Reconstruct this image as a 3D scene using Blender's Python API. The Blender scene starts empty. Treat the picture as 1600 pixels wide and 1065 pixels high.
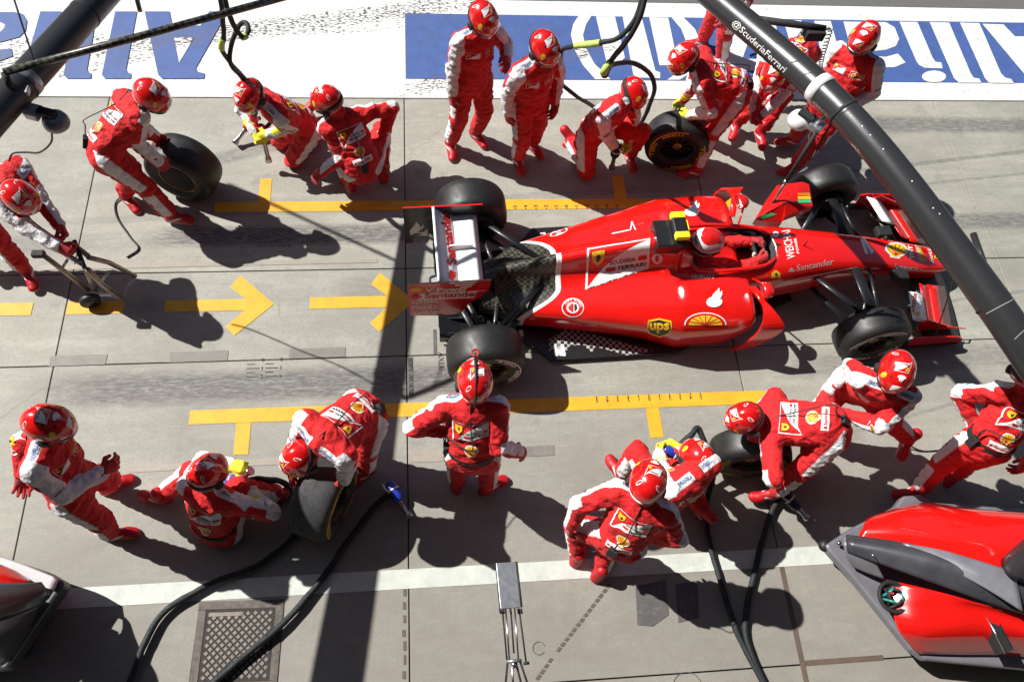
import bpy, bmesh, math, random
import numpy as np
from mathutils import Vector, Matrix, noise
from mathutils.bvhtree import BVHTree
from math import radians, sin, cos, pi, sqrt, atan2
random.seed(7)
S = bpy.context.scene
COL = S.collection
# ---------------------------------------------------------------- camera
F_PX, W_PX, H_PX, CAM_H = 1205.17, 1600.0, 1065.0, 6.4
_pit, _yaw, _rol = radians(63.4948), radians(12.9512), radians(10.0697)
FW = Vector((sin(_yaw)*cos(_pit), cos(_yaw)*cos(_pit), -sin(_pit)))
_r0 = Vector((cos(_yaw), -sin(_yaw), 0)); _u0 = _r0.cross(FW)
RT = _r0*cos(_rol) + _u0*sin(_rol); UP = -_r0*sin(_rol) + _u0*cos(_rol)
CAM = Vector((0, 0, CAM_H))
cd = bpy.data.cameras.new('camera'); co = bpy.data.objects.new('camera', cd); COL.objects.link(co)
cd.sensor_width = 36; cd.lens = F_PX/W_PX*36; cd.clip_end = 2000; cd.clip_start = .05
mw = Matrix.Identity(4)
for i in range(3):
    mw[i][0], mw[i][1], mw[i][2], mw[i][3] = RT[i], UP[i], -FW[i], CAM[i]
co.matrix_world = mw; S.camera = co
def ray(px, py): return ((px-W_PX/2)*RT - (py-H_PX/2)*UP + F_PX*FW).normalized()
def at(px, py, z=0.0):
    """the point of the place at height z that the photograph shows at (px, py)"""
    d = ray(px, py); return CAM + d*((z-CAM_H)/d.z)
# ---------------------------------------------------------------- light
SUN_EL, SUN_AZ = radians(45.5), radians(154.0)        # where the sun stands (azimuth from +X)
w = bpy.data.worlds.new('World'); S.world = w; w.use_nodes = True
nt = w.node_tree; nt.nodes.clear()
sky = nt.nodes.new('ShaderNodeTexSky'); sky.sky_type = 'NISHITA'; sky.sun_disc = False
sky.sun_elevation = SUN_EL; sky.sun_rotation = radians(90)-SUN_AZ
bg = nt.nodes.new('ShaderNodeBackground'); bg.inputs[1].default_value = 0.05
wo = nt.nodes.new('ShaderNodeOutputWorld')
nt.links.new(sky.outputs[0], bg.inputs[0]); nt.links.new(bg.outputs[0], wo.inputs[0])
sd = bpy.data.lights.new('sun', 'SUN'); so = bpy.data.objects.new('sun', sd); COL.objects.link(so)
sd.energy = 5.0; sd.angle = radians(.53); sd.color = (1, .97, .91)
_sv = Vector((cos(SUN_AZ)*cos(SUN_EL), sin(SUN_AZ)*cos(SUN_EL), sin(SUN_EL)))
so.rotation_euler = _sv.to_track_quat('Z', 'Y').to_euler(); so.location = _sv*30
S.view_settings.view_transform = 'Standard'; S.view_settings.look = 'None'
S.view_settings.exposure = 0.56; S.view_settings.gamma = 1; S.view_settings.use_curve_mapping = False
S.render.engine = 'CYCLES'; S.cycles.max_bounces = 5

# ---------------------------------------------------------------- objects
def label(o, lab=None, cat=None, group=None, kind=None):
    if lab: o['label'] = lab
    if cat: o['category'] = cat
    if group: o['group'] = group
    if kind: o['kind'] = kind
    return o
def link(o, parent=None):
    COL.objects.link(o)
    if parent: o.parent = parent
    return o
def thing(name, lab, cat, loc=(0, 0, 0), rz=0.0, group=None):
    o = bpy.data.objects.new(name, None); o.empty_display_size = .1
    o.location = loc; o.rotation_euler = (0, 0, rz); link(o)
    bpy.context.view_layer.update()
    return label(o, lab, cat, group)
def wm(o):
    """matrix of a thing and its parents, without waiting for the depsgraph"""
    m = o.matrix_basis.copy()
    while o.parent: o = o.parent; m = o.matrix_basis @ m
    return m
class MB:
    """collects faces with materials and becomes ONE mesh object"""
    def __init__(s): s.v = []; s.f = []; s.m = []; s.sm = []
    def add(s, vs, fs, mi=0, smooth=True):
        k = len(s.v); s.v += [tuple(v) for v in vs]
        for f in fs: s.f.append([i+k for i in f]); s.m.append(mi); s.sm.append(smooth)
        return s
    def box(s, c, h, mi=0, R=None):
        vs = []
        for z in (-1, 1):
            for x, y in ((-1, -1), (1, -1), (1, 1), (-1, 1)):
                p = Vector((x*h[0], y*h[1], z*h[2]))
                if R is not None: p = R @ p
                vs.append(p+Vector(c))
        return s.add(vs, [(3, 2, 1, 0), (4, 5, 6, 7), (0, 1, 5, 4), (1, 2, 6, 5), (2, 3, 7, 6), (3, 0, 4, 7)], mi, False)
    def rings(s, rings, mi=0, closed=True, cap0=True, cap1=True, smooth=True):
        n = len(rings[0]); vs = [p for r in rings for p in r]; fs = []
        for i in range(len(rings)-1):
            for j in range(n if closed else n-1):
                a, b = i*n+j, i*n+(j+1) % n; fs.append((a, b, b+n, a+n))
        s.add(vs, fs, mi, smooth)
        k = len(s.v)-len(vs)
        if closed and cap0: s.f.append([k+j for j in range(n)][::-1]); s.m.append(mi); s.sm.append(False)
        if closed and cap1: s.f.append([k+len(vs)-n+j for j in range(n)]); s.m.append(mi); s.sm.append(False)
        return s
    def tube(s, pts, r, mi=0, n=10, caps=True):
        pts = [Vector(p) for p in pts]; rs = r if isinstance(r, (list, tuple)) else [r]*len(pts)
        rr = []; prev = None
        for i, p in enumerate(pts):
            t = (pts[min(i+1, len(pts)-1)]-pts[max(i-1, 0)]).normalized()
            if prev is None:
                a = Vector((0, 0, 1)) if abs(t.z) < .9 else Vector((1, 0, 0))
                u = t.cross(a).normalized()
            else: u = (prev-t*prev.dot(t)).normalized()
            prev = u; q = t.cross(u)
            rr.append([p+(u*cos(2*pi*j/n)+q*sin(2*pi*j/n))*rs[i] for j in range(n)])
        return s.rings(rr, mi, True, caps, caps)
    def lathe(s, prof, mi=0, n=32, axis='y', c=(0, 0, 0), mis=None):
        """prof: (radius, along axis) pairs"""
        c = Vector(c); rr = []
        for r, a in prof:
            ring = []
            for j in range(n):
                t = 2*pi*j/n
                ring.append(c+(Vector((r*sin(t), a, r*cos(t))) if axis == 'y' else Vector((r*cos(t), r*sin(t), a))))
            rr.append(ring)
        for i in range(len(rr)-1):
            s.rings([rr[i], rr[i+1]], mis[i] if mis else mi, True, False, False)
        return s
    def prism(s, top, zb, mi=0, smooth=False):
        """polygon of 3D points pulled straight down to zb"""
        n = len(top); top = [Vector(p) for p in top]
        vs = top+[Vector((p.x, p.y, zb if not isinstance(zb, (list, tuple)) else zb[i])) for i, p in enumerate(top)]
        fs = [tuple(range(n)), tuple(range(2*n-1, n-1, -1))]+[(i, i+n, (i+1) % n+n, (i+1) % n) for i in range(n)]
        return s.add(vs, fs, mi, smooth)
    def build(s, name, mats, parent=None, bevel=0, recalc=True):
        me = bpy.data.meshes.new(name); me.from_pydata([tuple(v) for v in s.v], [], s.f)
        for m in (mats if isinstance(mats, (list, tuple)) else [mats]): me.materials.append(m)
        me.polygons.foreach_set('material_index', s.m); me.polygons.foreach_set('use_smooth', s.sm)
        if recalc:
            bm = bmesh.new(); bm.from_mesh(me); bmesh.ops.remove_doubles(bm, verts=bm.verts, dist=1e-5)
            bmesh.ops.recalc_face_normals(bm, faces=bm.faces); bm.to_mesh(me); bm.free()
        me.update()
        o = bpy.data.objects.new(name, me); link(o, parent)
        if bevel:
            b = o.modifiers.new('edge', 'BEVEL'); b.width = bevel; b.segments = 2; b.limit_method = 'ANGLE'; b.angle_limit = radians(40)
        return o
def crom(pts, n):
    """catmull-rom through points (tuples / Vectors), n samples per span"""
    P = [Vector(p) for p in pts]; out = []
    for i in range(len(P)-1):
        a = P[i-1] if i else P[0]*2-P[1]; b, c = P[i], P[i+1]; d = P[i+2] if i+2 < len(P) else P[-1]*2-P[-2]
        for k in range(n):
            t = k/n
            out.append(.5*((2*b)+(c-a)*t+(2*a-5*b+4*c-d)*t*t+(3*b-a-3*c+d)*t**3))
    out.append(P[-1]); return out
def copy_tree(o, parent=None):
    c = o.copy(); COL.objects.link(c)
    if parent: c.parent = parent
    for ch in list(o.children): copy_tree(ch, c)
    return c

# ---------------------------------------------------------------- materials
MAT = {}
def nodes(name):
    m = bpy.data.materials.new(name); m.use_nodes = True; t = m.node_tree
    return m, t, t.nodes['Principled BSDF']
def N(t, ty, **kw):
    n = t.nodes.new(ty)
    for k, v in kw.items():
        if k.startswith('i'): n.inputs[int(k[1:])].default_value = v
        else: setattr(n, k, v)
    return n
def M(t, op, a, b=None, c=None, clamp=False):
    n = t.nodes.new('ShaderNodeMath'); n.operation = op; n.use_clamp = clamp
    for i, x in enumerate((a, b, c)):
        if x is None: continue
        if isinstance(x, (int, float)): n.inputs[i].default_value = x
        else: t.links.new(x, n.inputs[i])
    return n.outputs[0]
def mixc(t, f, a, b, mode='MIX'):
    n = t.nodes.new('ShaderNodeMix'); n.data_type = 'RGBA'; n.blend_type = mode
    for i, x in ((0, f), (6, a), (7, b)):
        if isinstance(x, (int, float)): n.inputs[i].default_value = x
        elif isinstance(x, tuple): n.inputs[i].default_value = x if len(x) == 4 else (*x, 1)
        else: t.links.new(x, n.inputs[i])
    return n.outputs[2]
def ramp(t, x, lo, hi, a=0.0, b=1.0):
    n = t.nodes.new('ShaderNodeMapRange'); n.clamp = True; t.links.new(x, n.inputs[0])
    for i, v in enumerate((lo, hi, a, b)): n.inputs[i+1].default_value = v
    return n.outputs[0]
def tex_noise(t, vec, scale, detail=4, rough=.55):
    n = N(t, 'ShaderNodeTexNoise'); n.inputs['Scale'].default_value = scale; n.inputs['Detail'].default_value = detail
    n.inputs['Roughness'].default_value = rough
    if vec is not None: t.links.new(vec, n.inputs['Vector'])
    return n.outputs[0]
def bump(t, p, h, strength=.3, dist=.01):
    b = N(t, 'ShaderNodeBump'); b.inputs['Strength'].default_value = strength; b.inputs['Distance'].default_value = dist
    t.links.new(h, b.inputs['Height']); t.links.new(b.outputs[0], p.inputs['Normal'])
def plain(name, col, rough=.5, metal=0.0, coat=0.0, var=.12, scale=14, bmp=0.0, bscale=120, sheen=0.0):
    m, t, p = nodes(name)
    tc = N(t, 'ShaderNodeTexCoord').outputs['Object']
    f = tex_noise(t, tc, scale)
    c = mixc(t, ramp(t, f, .3, .7), tuple(x*(1-var) for x in col), tuple(min(1, x*(1+var)) for x in col))
    t.links.new(c, p.inputs['Base Color'])
    t.links.new(ramp(t, tex_noise(t, tc, scale*2.3), .3, .7, max(.02, rough*.85), min(1, rough*1.15)), p.inputs['Roughness'])
    p.inputs['Metallic'].default_value = metal; p.inputs['Coat Weight'].default_value = coat; p.inputs['Coat Roughness'].default_value = .06
    p.inputs['Sheen Weight'].default_value = sheen
    if bmp: bump(t, p, tex_noise(t, tc, bscale), bmp, .004)
    MAT[name] = m; return m
RED = (.58, .006, .008)
plain('car_red', (.68, .009, .006), .22, 0, .8, .05, 6)
plain('carbon_black', (.012, .012, .014), .38, 0, .3, .25, 30)
plain('matt_black', (.014, .014, .015), .7, 0, 0, .3, 20, .2)
plain('white_paint', (.82, .82, .82), .35, 0, .4, .03)
plain('decal_white', (.8, .8, .8), .5, 0, 0, .03)
plain('decal_red', (.55, .012, .012), .5, 0, 0, .05)
plain('decal_yellow', (.8, .5, .02), .5, 0, 0, .05)
plain('decal_black', (.02, .018, .016), .5, 0, 0, .1)
plain('decal_grey', (.32, .31, .31), .5, 0, 0, .1)
plain('decal_green', (.05, .55, .22), .45, 0, 0, .06)
plain('decal_orange', (.75, .17, .01), .45, 0, 0, .06)
plain('decal_blue', (.03, .12, .32), .5, 0, 0, .1)
plain('wing_white', (.88, .88, .89), .45, 0, .3, .03)
plain('rubber', (.0125, .0125, .0135), .5, 0, 0, .3, 9, .25, 60)
plain('rubber_worn', (.034, .034, .037), .72, 0, 0, .35, 14, .5, 90)
plain('hose_black', (.012, .016, .018), .7, 0, 0, .3, 18, .5, 40)
plain('sleeve_lime', (.45, .62, .14), .75, 0, 0, .2, 30, .4)
plain('rim_dark', (.06, .055, .05), .35, .8, 0, .2)
plain('rim_gold', (.4, .27, .11), .35, .7, 0, .15)
plain('steel', (.5, .5, .52), .28, 1, 0, .15, 30)
plain('alu_grey', (.36, .37, .4), .35, .7, 0, .15, 30)
plain('bronze_tube', (.34, .29, .24), .4, .6, 0, .2)
plain('gun_blue', (.02, .06, .5), .35, .2, .3, .15)
plain('gun_red', (.5, .012, .012), .35, .2, .3, .15)
plain('helmet_red', (.62, .008, .008), .2, 0, .9, .05, 9)
plain('goggle_black', (.012, .012, .014), .25, 0, .5, .2)
plain('lens', (.05, .035, .02), .08, 0, .8, .2)
plain('gun_dark', (.012, .018, .07), .4, .2, .2, .2)
plain('glove_red', (.42, .008, .012), .75, 0, 0, .25, 40, .5, 200, .3)
plain('glove_yellow', (.72, .7, .02), .7, 0, 0, .15, 40, .5, 200, .2)
plain('nylon_black', (.016, .016, .018), .75, 0, 0, .3, 40, .4)
plain('skin', (.42, .2, .12), .5, 0, 0, .12)
plain('pod_grey', (.2, .2, .225), .38, .3, .3, .12, 8)
plain('pod_dark', (.045, .046, .055), .42, .1, .25, .2, 8)
plain('pod_red', (.6, .008, .006), .16, 0, .6, .04, 4)
plain('lamp_white', (.72, .72, .74), .35, 0, .3, .08)
plain('cable_black', (.012, .012, .012), .6, 0, 0, .2)
plain('yellow_cam', (.85, .85, .02), .4, 0, .3, .05)
plain('teal', (.02, .2, .17), .4, 0, 0, .3, 30)
def boom_mat():
    m, t, p = nodes('boom_black'); tc = N(t, 'ShaderNodeTexCoord').outputs['Object']
    f = tex_noise(t, tc, 400, 2)
    t.links.new(mixc(t, f, (.03, .03, .033), (.075, .075, .08)), p.inputs['Base Color'])
    p.inputs['Metallic'].default_value = .5; p.inputs['Roughness'].default_value = .3
    bump(t, p, f, .25, .002); MAT['boom_black'] = m
boom_mat()
def twill_mat(name, a, b, size, rough=.35):
    m, t, p = nodes(name); tc = N(t, 'ShaderNodeTexCoord').outputs['Object']
    k = N(t, 'ShaderNodeTexChecker'); k.inputs['Scale'].default_value = 1/size
    mp = N(t, 'ShaderNodeMapping'); mp.inputs['Rotation'].default_value = (0, 0, radians(8)); mp.inputs['Location'].default_value = (.013, .017, .0137)
    t.links.new(tc, mp.inputs[0]); t.links.new(mp.outputs[0], k.inputs['Vector'])
    k.inputs[1].default_value = (*a, 1); k.inputs[2].default_value = (*b, 1)
    t.links.new(k.outputs[0], p.inputs['Base Color']); p.inputs['Roughness'].default_value = rough; p.inputs['Coat Weight'].default_value = .3
    MAT[name] = m
twill_mat('twill', (.4, .4, .38), (.012, .012, .014), .03)
twill_mat('twill_dark', (.075, .07, .05), (.012, .012, .013), .03)
def suit_mat():
    """red fire suit; the vertex attribute 'panel' tells where the white panels are sewn in, 'mask' where the balaclava opens"""
    m, t, p = nodes('race_suit')
    tc = N(t, 'ShaderNodeTexCoord').outputs['Object']
    at_ = N(t, 'ShaderNodeAttribute', attribute_name='panel').outputs['Fac']
    sk = N(t, 'ShaderNodeAttribute', attribute_name='mask').outputs['Fac']
    f = tex_noise(t, tc, 16)
    red = mixc(t, ramp(t, f, .3, .7), (.5, .005, .008), (.68, .007, .011))
    wh = mixc(t, ramp(t, tex_noise(t, tc, 22), .3, .7), (.66, .66, .68), (.8, .8, .81))
    c = mixc(t, ramp(t, at_, -.03, .03), red, wh)
    seam = M(t, 'LESS_THAN', M(t, 'ABSOLUTE', M(t, 'ADD', at_, .06)), .025)
    c = mixc(t, M(t, 'MULTIPLY', seam, .5), c, (.3, .005, .006))
    c = mixc(t, ramp(t, sk, -.05, .05), c, (.4, .2, .12))
    t.links.new(c, p.inputs['Base Color'])
    p.inputs['Roughness'].default_value = .78; p.inputs['Sheen Weight'].default_value = .04
    h = M(t, 'ADD', M(t, 'MULTIPLY', tex_noise(t, tc, 26, 3), 1.0), M(t, 'MULTIPLY', tex_noise(t, tc, 700, 1), .06))
    bump(t, p, h, .7, .028); MAT['race_suit'] = m
    m, t, p = nodes('boot_red')
    at_ = N(t, 'ShaderNodeAttribute', attribute_name='panel').outputs['Fac']
    t.links.new(mixc(t, ramp(t, at_, -.05, .05), (.42, .006, .012), (.72, .7, .7)), p.inputs['Base Color'])
    p.inputs['Roughness'].default_value = .5; MAT['boot_red'] = m
suit_mat()

# ---------------------------------------------------------------- flat print: polygons and text laid on a surface
_tc = {}
def text2d(s, bold=0.0, shear=0.0):
    k = (s, bold, shear)
    if k not in _tc:
        cu = bpy.data.curves.new('t', 'FONT'); cu.body = s; cu.offset = bold; cu.shear = shear; cu.resolution_u = 2
        o = bpy.data.objects.new('t', cu); COL.objects.link(o)
        me = bpy.data.meshes.new_from_object(o.evaluated_get(bpy.context.evaluated_depsgraph_get()))
        v = [(a.co.x, a.co.y) for a in me.vertices]; f = [tuple(q.vertices) for q in me.polygons]
        bpy.data.objects.remove(o); bpy.data.curves.remove(cu); bpy.data.meshes.remove(me)
        x0, x1 = min(a[0] for a in v), max(a[0] for a in v); y0, y1 = min(a[1] for a in v), max(a[1] for a in v)
        _tc[k] = ([((a-x0)/(x1-x0), (b-y0)/(y1-y0)) for a, b in v], f, (x1-x0)/(y1-y0))
    return _tc[k]
def T(mat, s, x0, y0, x1, y1, layer=1, bold=.02, shear=0.0, ux=None):
    """text as a shape filling box (x0,y0)-(x1,y1); ux gives a skewed/rotated box: origin, right vector, up vector"""
    v, f, _ = text2d(s, bold, shear)
    if ux: o, r, u = ux; P = [(o[0]+a*r[0]+b*u[0], o[1]+a*r[1]+b*u[1]) for a, b in v]
    else: P = [(x0+a*(x1-x0), y0+b*(y1-y0)) for a, b in v]
    return (mat, P, f, layer)
def G(mat, pts, layer=1): return (mat, [tuple(p) for p in pts], None, layer)
def ell(cx, cy, rx, ry, n=20, a0=0.0, a1=360.0, rot=0.0):
    o = []
    for i in range(n+(1 if a1-a0 < 359 else 0)):
        t = radians(a0+(a1-a0)*i/n); x, y = rx*cos(t), ry*sin(t); c, s = cos(radians(rot)), sin(radians(rot))
        o.append((cx+x*c-y*s, cy+x*s+y*c))
    return o
def line2(a, b, w, mat, layer=1):
    d = Vector((b[0]-a[0], b[1]-a[1])); d.normalize(); n = Vector((-d.y, d.x))*w/2
    return G(mat, [(a[0]+n.x, a[1]+n.y), (b[0]+n.x, b[1]+n.y), (b[0]-n.x, b[1]-n.y), (a[0]-n.x, a[1]-n.y)], layer)
def xf(shapes, o, r, u):
    """affine: unit coordinates to the plane"""
    return [(m, [(o[0]+a*r[0]+b*u[0], o[1]+a*r[1]+b*u[1]) for a, b in P], f, l) for m, P, f, l in shapes]
def emblem(text=True):      # prancing-horse panel: outlined wedge, shield, white sail with two lines of type
    s = [line2((0, 1), (0, 0), .035, 'decal_white'), line2((0, .985), (1, .985), .03, 'decal_white'),
         G('decal_white', [(0, 0), (.12, .22), (.25, .45), (.4, .63), (.58, .78), (.8, .9), (1, .97), (1, .26), (.2, .2)])]
    s += shield(.17, .72, .1, .17)
    if text: s += [T('decal_black', 'SCUDERIA', .36, .5, .78, .6, 2), T('decal_black', 'FERRARI', .5, .34, .95, .44, 2),
                   G('decal_red', [(.82, .5), (.96, .5), (.96, .6), (.82, .6)], 2), G('decal_red', [(.3, .34), (.46, .34), (.46, .44), (.3, .44)], 2)]
    return s
def shield(cx, cy, rx, ry):
    b = [(-1, 1), (0, .85), (1, 1), (1, -.1), (.65, -.65), (0, -1), (-.65, -.65), (-1, -.1)]
    h = [(-.3, -.6), (-.05, -.2), (-.45, .05), (-.2, .2), (-.4, .5), (.05, .35), (.15, .7), (.4, .4), (.25, .1), (.5, -.1), (.2, -.25), (.15, -.6), (0, -.3)]
    return [G('decal_yellow', [(cx+a*rx, cy+c*ry) for a, c in b], 2), G('decal_black', [(cx+a*rx*.8, cy+c*ry*.8) for a, c in h], 3)]
def flame(mat='decal_white', l=2):
    return [G(mat, ell(.5, .28, .5, .27), l), G(mat, [(.22, .4), (.2, .62), (.38, .8), (.4, 1), (.54, .8), (.5, .6), (.38, .5), (.4, .36)], l+.4),
            G(mat, [(.5, .4), (.46, .58), (.62, .72), (.64, .9), (.78, .7), (.72, .5), (.8, .38)], l+.4)]
def scallop(l=2):
    s = [G('decal_white', [(.3, 0), (.7, 0), (.72, .12), (.98, .4), (1, .66), (.8, .92), (.5, 1), (.2, .92), (0, .66), (.02, .4), (.28, .12)], l),
         G('decal_yellow', [(.36, .07), (.64, .07), (.66, .17), (.9, .43), (.92, .64), (.76, .85), (.5, .93), (.24, .85), (.08, .64), (.1, .43), (.34, .17)], l+.5)]
    for a in (-62, -38, -13, 13, 38, 62): s.append(line2((.5, .16), (.5+.72*sin(radians(a))*.62, .16+.72*cos(radians(a))), .035, 'decal_red', l+1))
    return s
def print_on(name, parent, bvh, fn, shapes, step, lift=.0022, dmax=9.0, inv=None):
    """lays shapes on a surface: fn(x, y) gives ray origin and direction in the surface's own space"""
    order = []; bm = bmesh.new(); hits = {}
    for mat, P, F, layer in shapes:
        if mat not in order: order.append(mat)
        mi = order.index(mat)
        b2 = bmesh.new(); vs = [b2.verts.new((p[0], p[1], 0)) for p in P]
        if F is None:
            try: f = b2.faces.new(vs)
            except ValueError: b2.free(); continue
            bmesh.ops.triangulate(b2, faces=[f], ngon_method='EAR_CLIP')
        else:
            for q in F:
                try: b2.faces.new([vs[i] for i in q])
                except ValueError: pass
        for _ in range(5):
            es = [e for e in b2.edges if e.calc_length() > step]
            if not es: break
            bmesh.ops.subdivide_edges(b2, edges=es, cuts=1, use_grid_fill=False)
            bmesh.ops.triangulate(b2, faces=[f for f in b2.faces if len(f.verts) > 3])
        new = {}
        for v in b2.verts:
            o, d = fn(v.co.x, v.co.y); h = bvh.ray_cast(o, d, dmax)
            if h[0] is None: continue
            nn = h[1] if h[1].dot(d) < 0 else -h[1]
            new[v] = (bm.verts.new(h[0]-d*lift*layer*.6+nn*lift*layer*.5), h[3])
        for f in b2.faces:
            q = [new.get(v) for v in f.verts]
            if None in q: continue
            ds = [x[1] for x in q]
            if max(ds)-min(ds) > .12: continue
            try: nf = bm.faces.new([x[0] for x in q])
            except ValueError: continue
            nf.material_index = mi
        b2.free()
    me = bpy.data.meshes.new(name); bmesh.ops.recalc_face_normals(bm, faces=bm.faces); bm.to_mesh(me); bm.free()
    for m in order: me.materials.append(MAT[m])
    for p in me.polygons: p.use_smooth = True
    return link(bpy.data.objects.new(name, me), parent)
def cam_fn(parent):
    inv = wm(parent).inverted() if parent else Matrix.Identity(4); c = inv @ CAM; r3 = inv.to_3x3()
    return lambda x, y: (c, (r3 @ ray(x, y)).normalized())
def bvh_of(objs):
    vs = []; fs = []
    for o in objs:
        k = len(vs); vs += [v.co for v in o.data.vertices]; o.data.calc_loop_triangles(); fs += [[i+k for i in p.vertices] for p in o.data.loop_triangles]
    return BVHTree.FromPolygons(vs, fs)
# ================================================================ GROUND
# tyre marks: (x0, y0, x1, y1, half width, strength) in metres on the ground
STREAKS = [(-2.9, 4.30, .3, 4.32, .13, 1.0), (-3.6, 2.75, .9, 2.74, .17, 1.0), (-4.2, 4.45, 4.5, 4.95, .05, .35), (-3.3, 4.85, -1.2, 5.55, .10, .6),
           (4.3, 4.36, 8.5, 4.40, .12, .8), (4.1, 5.72, 8.5, 5.66, .13, .8), (3.8, 4.95, 8.2, 5.5, .03, .6), (4.2, 4.75, 8, 5.15, .02, .5), (-9, 4.1, -2.4, 4.28, .12, .5),
           (-5.5, 6.35, 1.3, 7.7, .17, .9), (-5.2, 6.75, -.2, 7.15, .10, .8), (-.5, 6.1, 2.4, 6.95, .14, .9), (-4.8, 6.1, -2.6, 6.75, .09, .7), (-.3, 6.9, 1.8, 7.2, .10, .6), (-1.5, 7.0, 1.2, 7.4, .15, .45),
           (-1.0, 3.72, 1.2, 3.60, .15, .3), (3.1, 2.76, 7, 2.85, .15, .55), (4.1, 3.3, 8, 3.75, .02, .45), (2.9, 1.9, 6, 2.6, .02, .4)]
def streak_mask(t, pos, warp):
    x = N(t, 'ShaderNodeSeparateXYZ'); t.links.new(pos, x.inputs[0]); X, Y = x.outputs[0], x.outputs[1]
    tot = None
    for x0, y0, x1, y1, hw, st in STREAKS:
        L = sqrt((x1-x0)**2+(y1-y0)**2); dx, dy = (x1-x0)/L, (y1-y0)/L
        d = M(t, 'ADD', M(t, 'MULTIPLY', X, -dy), M(t, 'MULTIPLY_ADD', Y, dx, dy*x0-dx*y0))
        d = M(t, 'ABSOLUTE', M(t, 'MULTIPLY_ADD', warp, hw*.5, M(t, 'SUBTRACT', d, hw*.25)))
        a = M(t, 'ADD', M(t, 'MULTIPLY', X, dx), M(t, 'MULTIPLY_ADD', Y, dy, -dx*x0-dy*y0))
        e = M(t, 'ABSOLUTE', M(t, 'SUBTRACT', a, L/2))
        m = M(t, 'MULTIPLY', ramp(t, d, hw*.55, hw*1.1, st, 0), ramp(t, e, L*.33, L*.5, 1, 0))
        tot = m if tot is None else M(t, 'MAXIMUM', tot, m)
    return tot
def pos_of(t): return N(t, 'ShaderNodeNewGeometry').outputs['Position']
def concrete(name, base, old=False):
    m, t, p = nodes(name); P = pos_of(t)
    mp = N(t, 'ShaderNodeMapping'); mp.inputs['Scale'].default_value = (.35, 1.6, 1); t.links.new(P, mp.inputs[0])
    big = tex_noise(t, P, .9, 5, .6); sweep = tex_noise(t, mp.outputs[0], 5, 5, .65); fine = tex_noise(t, P, 55, 4, .7); grit = tex_noise(t, P, 260, 2)
    c = mixc(t, ramp(t, big, .3, .7), tuple(x*.66 for x in base), tuple(x*1.22 for x in base))
    c = mixc(t, ramp(t, sweep, .35, .7, 0, .55), c, tuple(x*.62 for x in base))
    c = mixc(t, ramp(t, fine, .4, .72, 0, .6), c, tuple(x*.5 for x in base))
    c = mixc(t, ramp(t, tex_noise(t, P, 9, 6, .75), .46, .7, 0, .55), c, tuple(x*.62 for x in base))
    c = mixc(t, ramp(t, tex_noise(t, mp.outputs[0], 2.2, 6, .7), .52, .68, 0, .35), c, tuple(min(1, x*1.3) for x in base))
    c = mixc(t, ramp(t, grit, .5, .68, 0, .5), c, tuple(min(1, x*1.5) for x in base))
    c = mixc(t, ramp(t, tex_noise(t, P, 21, 5, .8), .5, .7, 0, .45), c, tuple(x*.58 for x in base))
    c = mixc(t, ramp(t, tex_noise(t, mp.outputs[0], 14, 6, .8), .56, .7, 0, .4), c, tuple(min(1, x*1.35) for x in base))
    rnd = N(t, 'ShaderNodeObjectInfo').outputs['Random']
    c = mixc(t, 1.0, c, mixc(t, rnd, (.93, .93, .93), (1.05, 1.045, 1.03)), 'MULTIPLY')
    st = streak_mask(t, P, sweep)
    gr = ramp(t, tex_noise(t, mp.outputs[0], 26, 4, .75), .28, .56)
    c = mixc(t, M(t, 'MULTIPLY', st, gr), c, (.11, .105, .104))
    spot = ramp(t, tex_noise(t, P, 3.1, 3, .6), .6, .74, 0, .45)
    c = mixc(t, spot, c, tuple(x*.45 for x in base))
    vo = N(t, 'ShaderNodeTexVoronoi', feature='DISTANCE_TO_EDGE'); vo.inputs['Scale'].default_value = .55
    wv = N(t, 'ShaderNodeVectorMath', operation='MULTIPLY_ADD'); wv.inputs[1].default_value = (.35, .35, .35)
    ns = N(t, 'ShaderNodeTexNoise'); ns.inputs['Scale'].default_value = 3; ns.inputs['Detail'].default_value = 6; t.links.new(P, ns.inputs['Vector'])
    t.links.new(ns.outputs[1], wv.inputs[0]); t.links.new(P, wv.inputs[2]); t.links.new(wv.outputs[0], vo.inputs['Vector'])
    crack = M(t, 'MULTIPLY', ramp(t, vo.outputs[0], .0, .0045, 1, 0), ramp(t, tex_noise(t, P, .7, 2), .55, .65))
    c = mixc(t, M(t, 'MULTIPLY', crack, .45), c, (.05, .045, .042))
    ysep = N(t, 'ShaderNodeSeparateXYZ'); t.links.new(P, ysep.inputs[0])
    near_brown = M(t, 'MULTIPLY', ramp(t, M(t, 'MULTIPLY_ADD', big, 1.2, ysep.outputs[1]), 3.4, 1.2), ramp(t, tex_noise(t, P, 2.3, 6, .7), .25, .7, .35, .8))  # browner and darker tone towards the near side of the lane
    c = mixc(t, near_brown, c, (.2, .178, .16))
    t.links.new(c, p.inputs['Base Color']); p.inputs['Roughness'].default_value = .66
    bump(t, p, M(t, 'ADD', fine, M(t, 'MULTIPLY', grit, .5)), .35, .006); MAT[name] = m
concrete('concrete', (.352, .345, .303)); concrete('apron', (.29, .275, .255))
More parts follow.
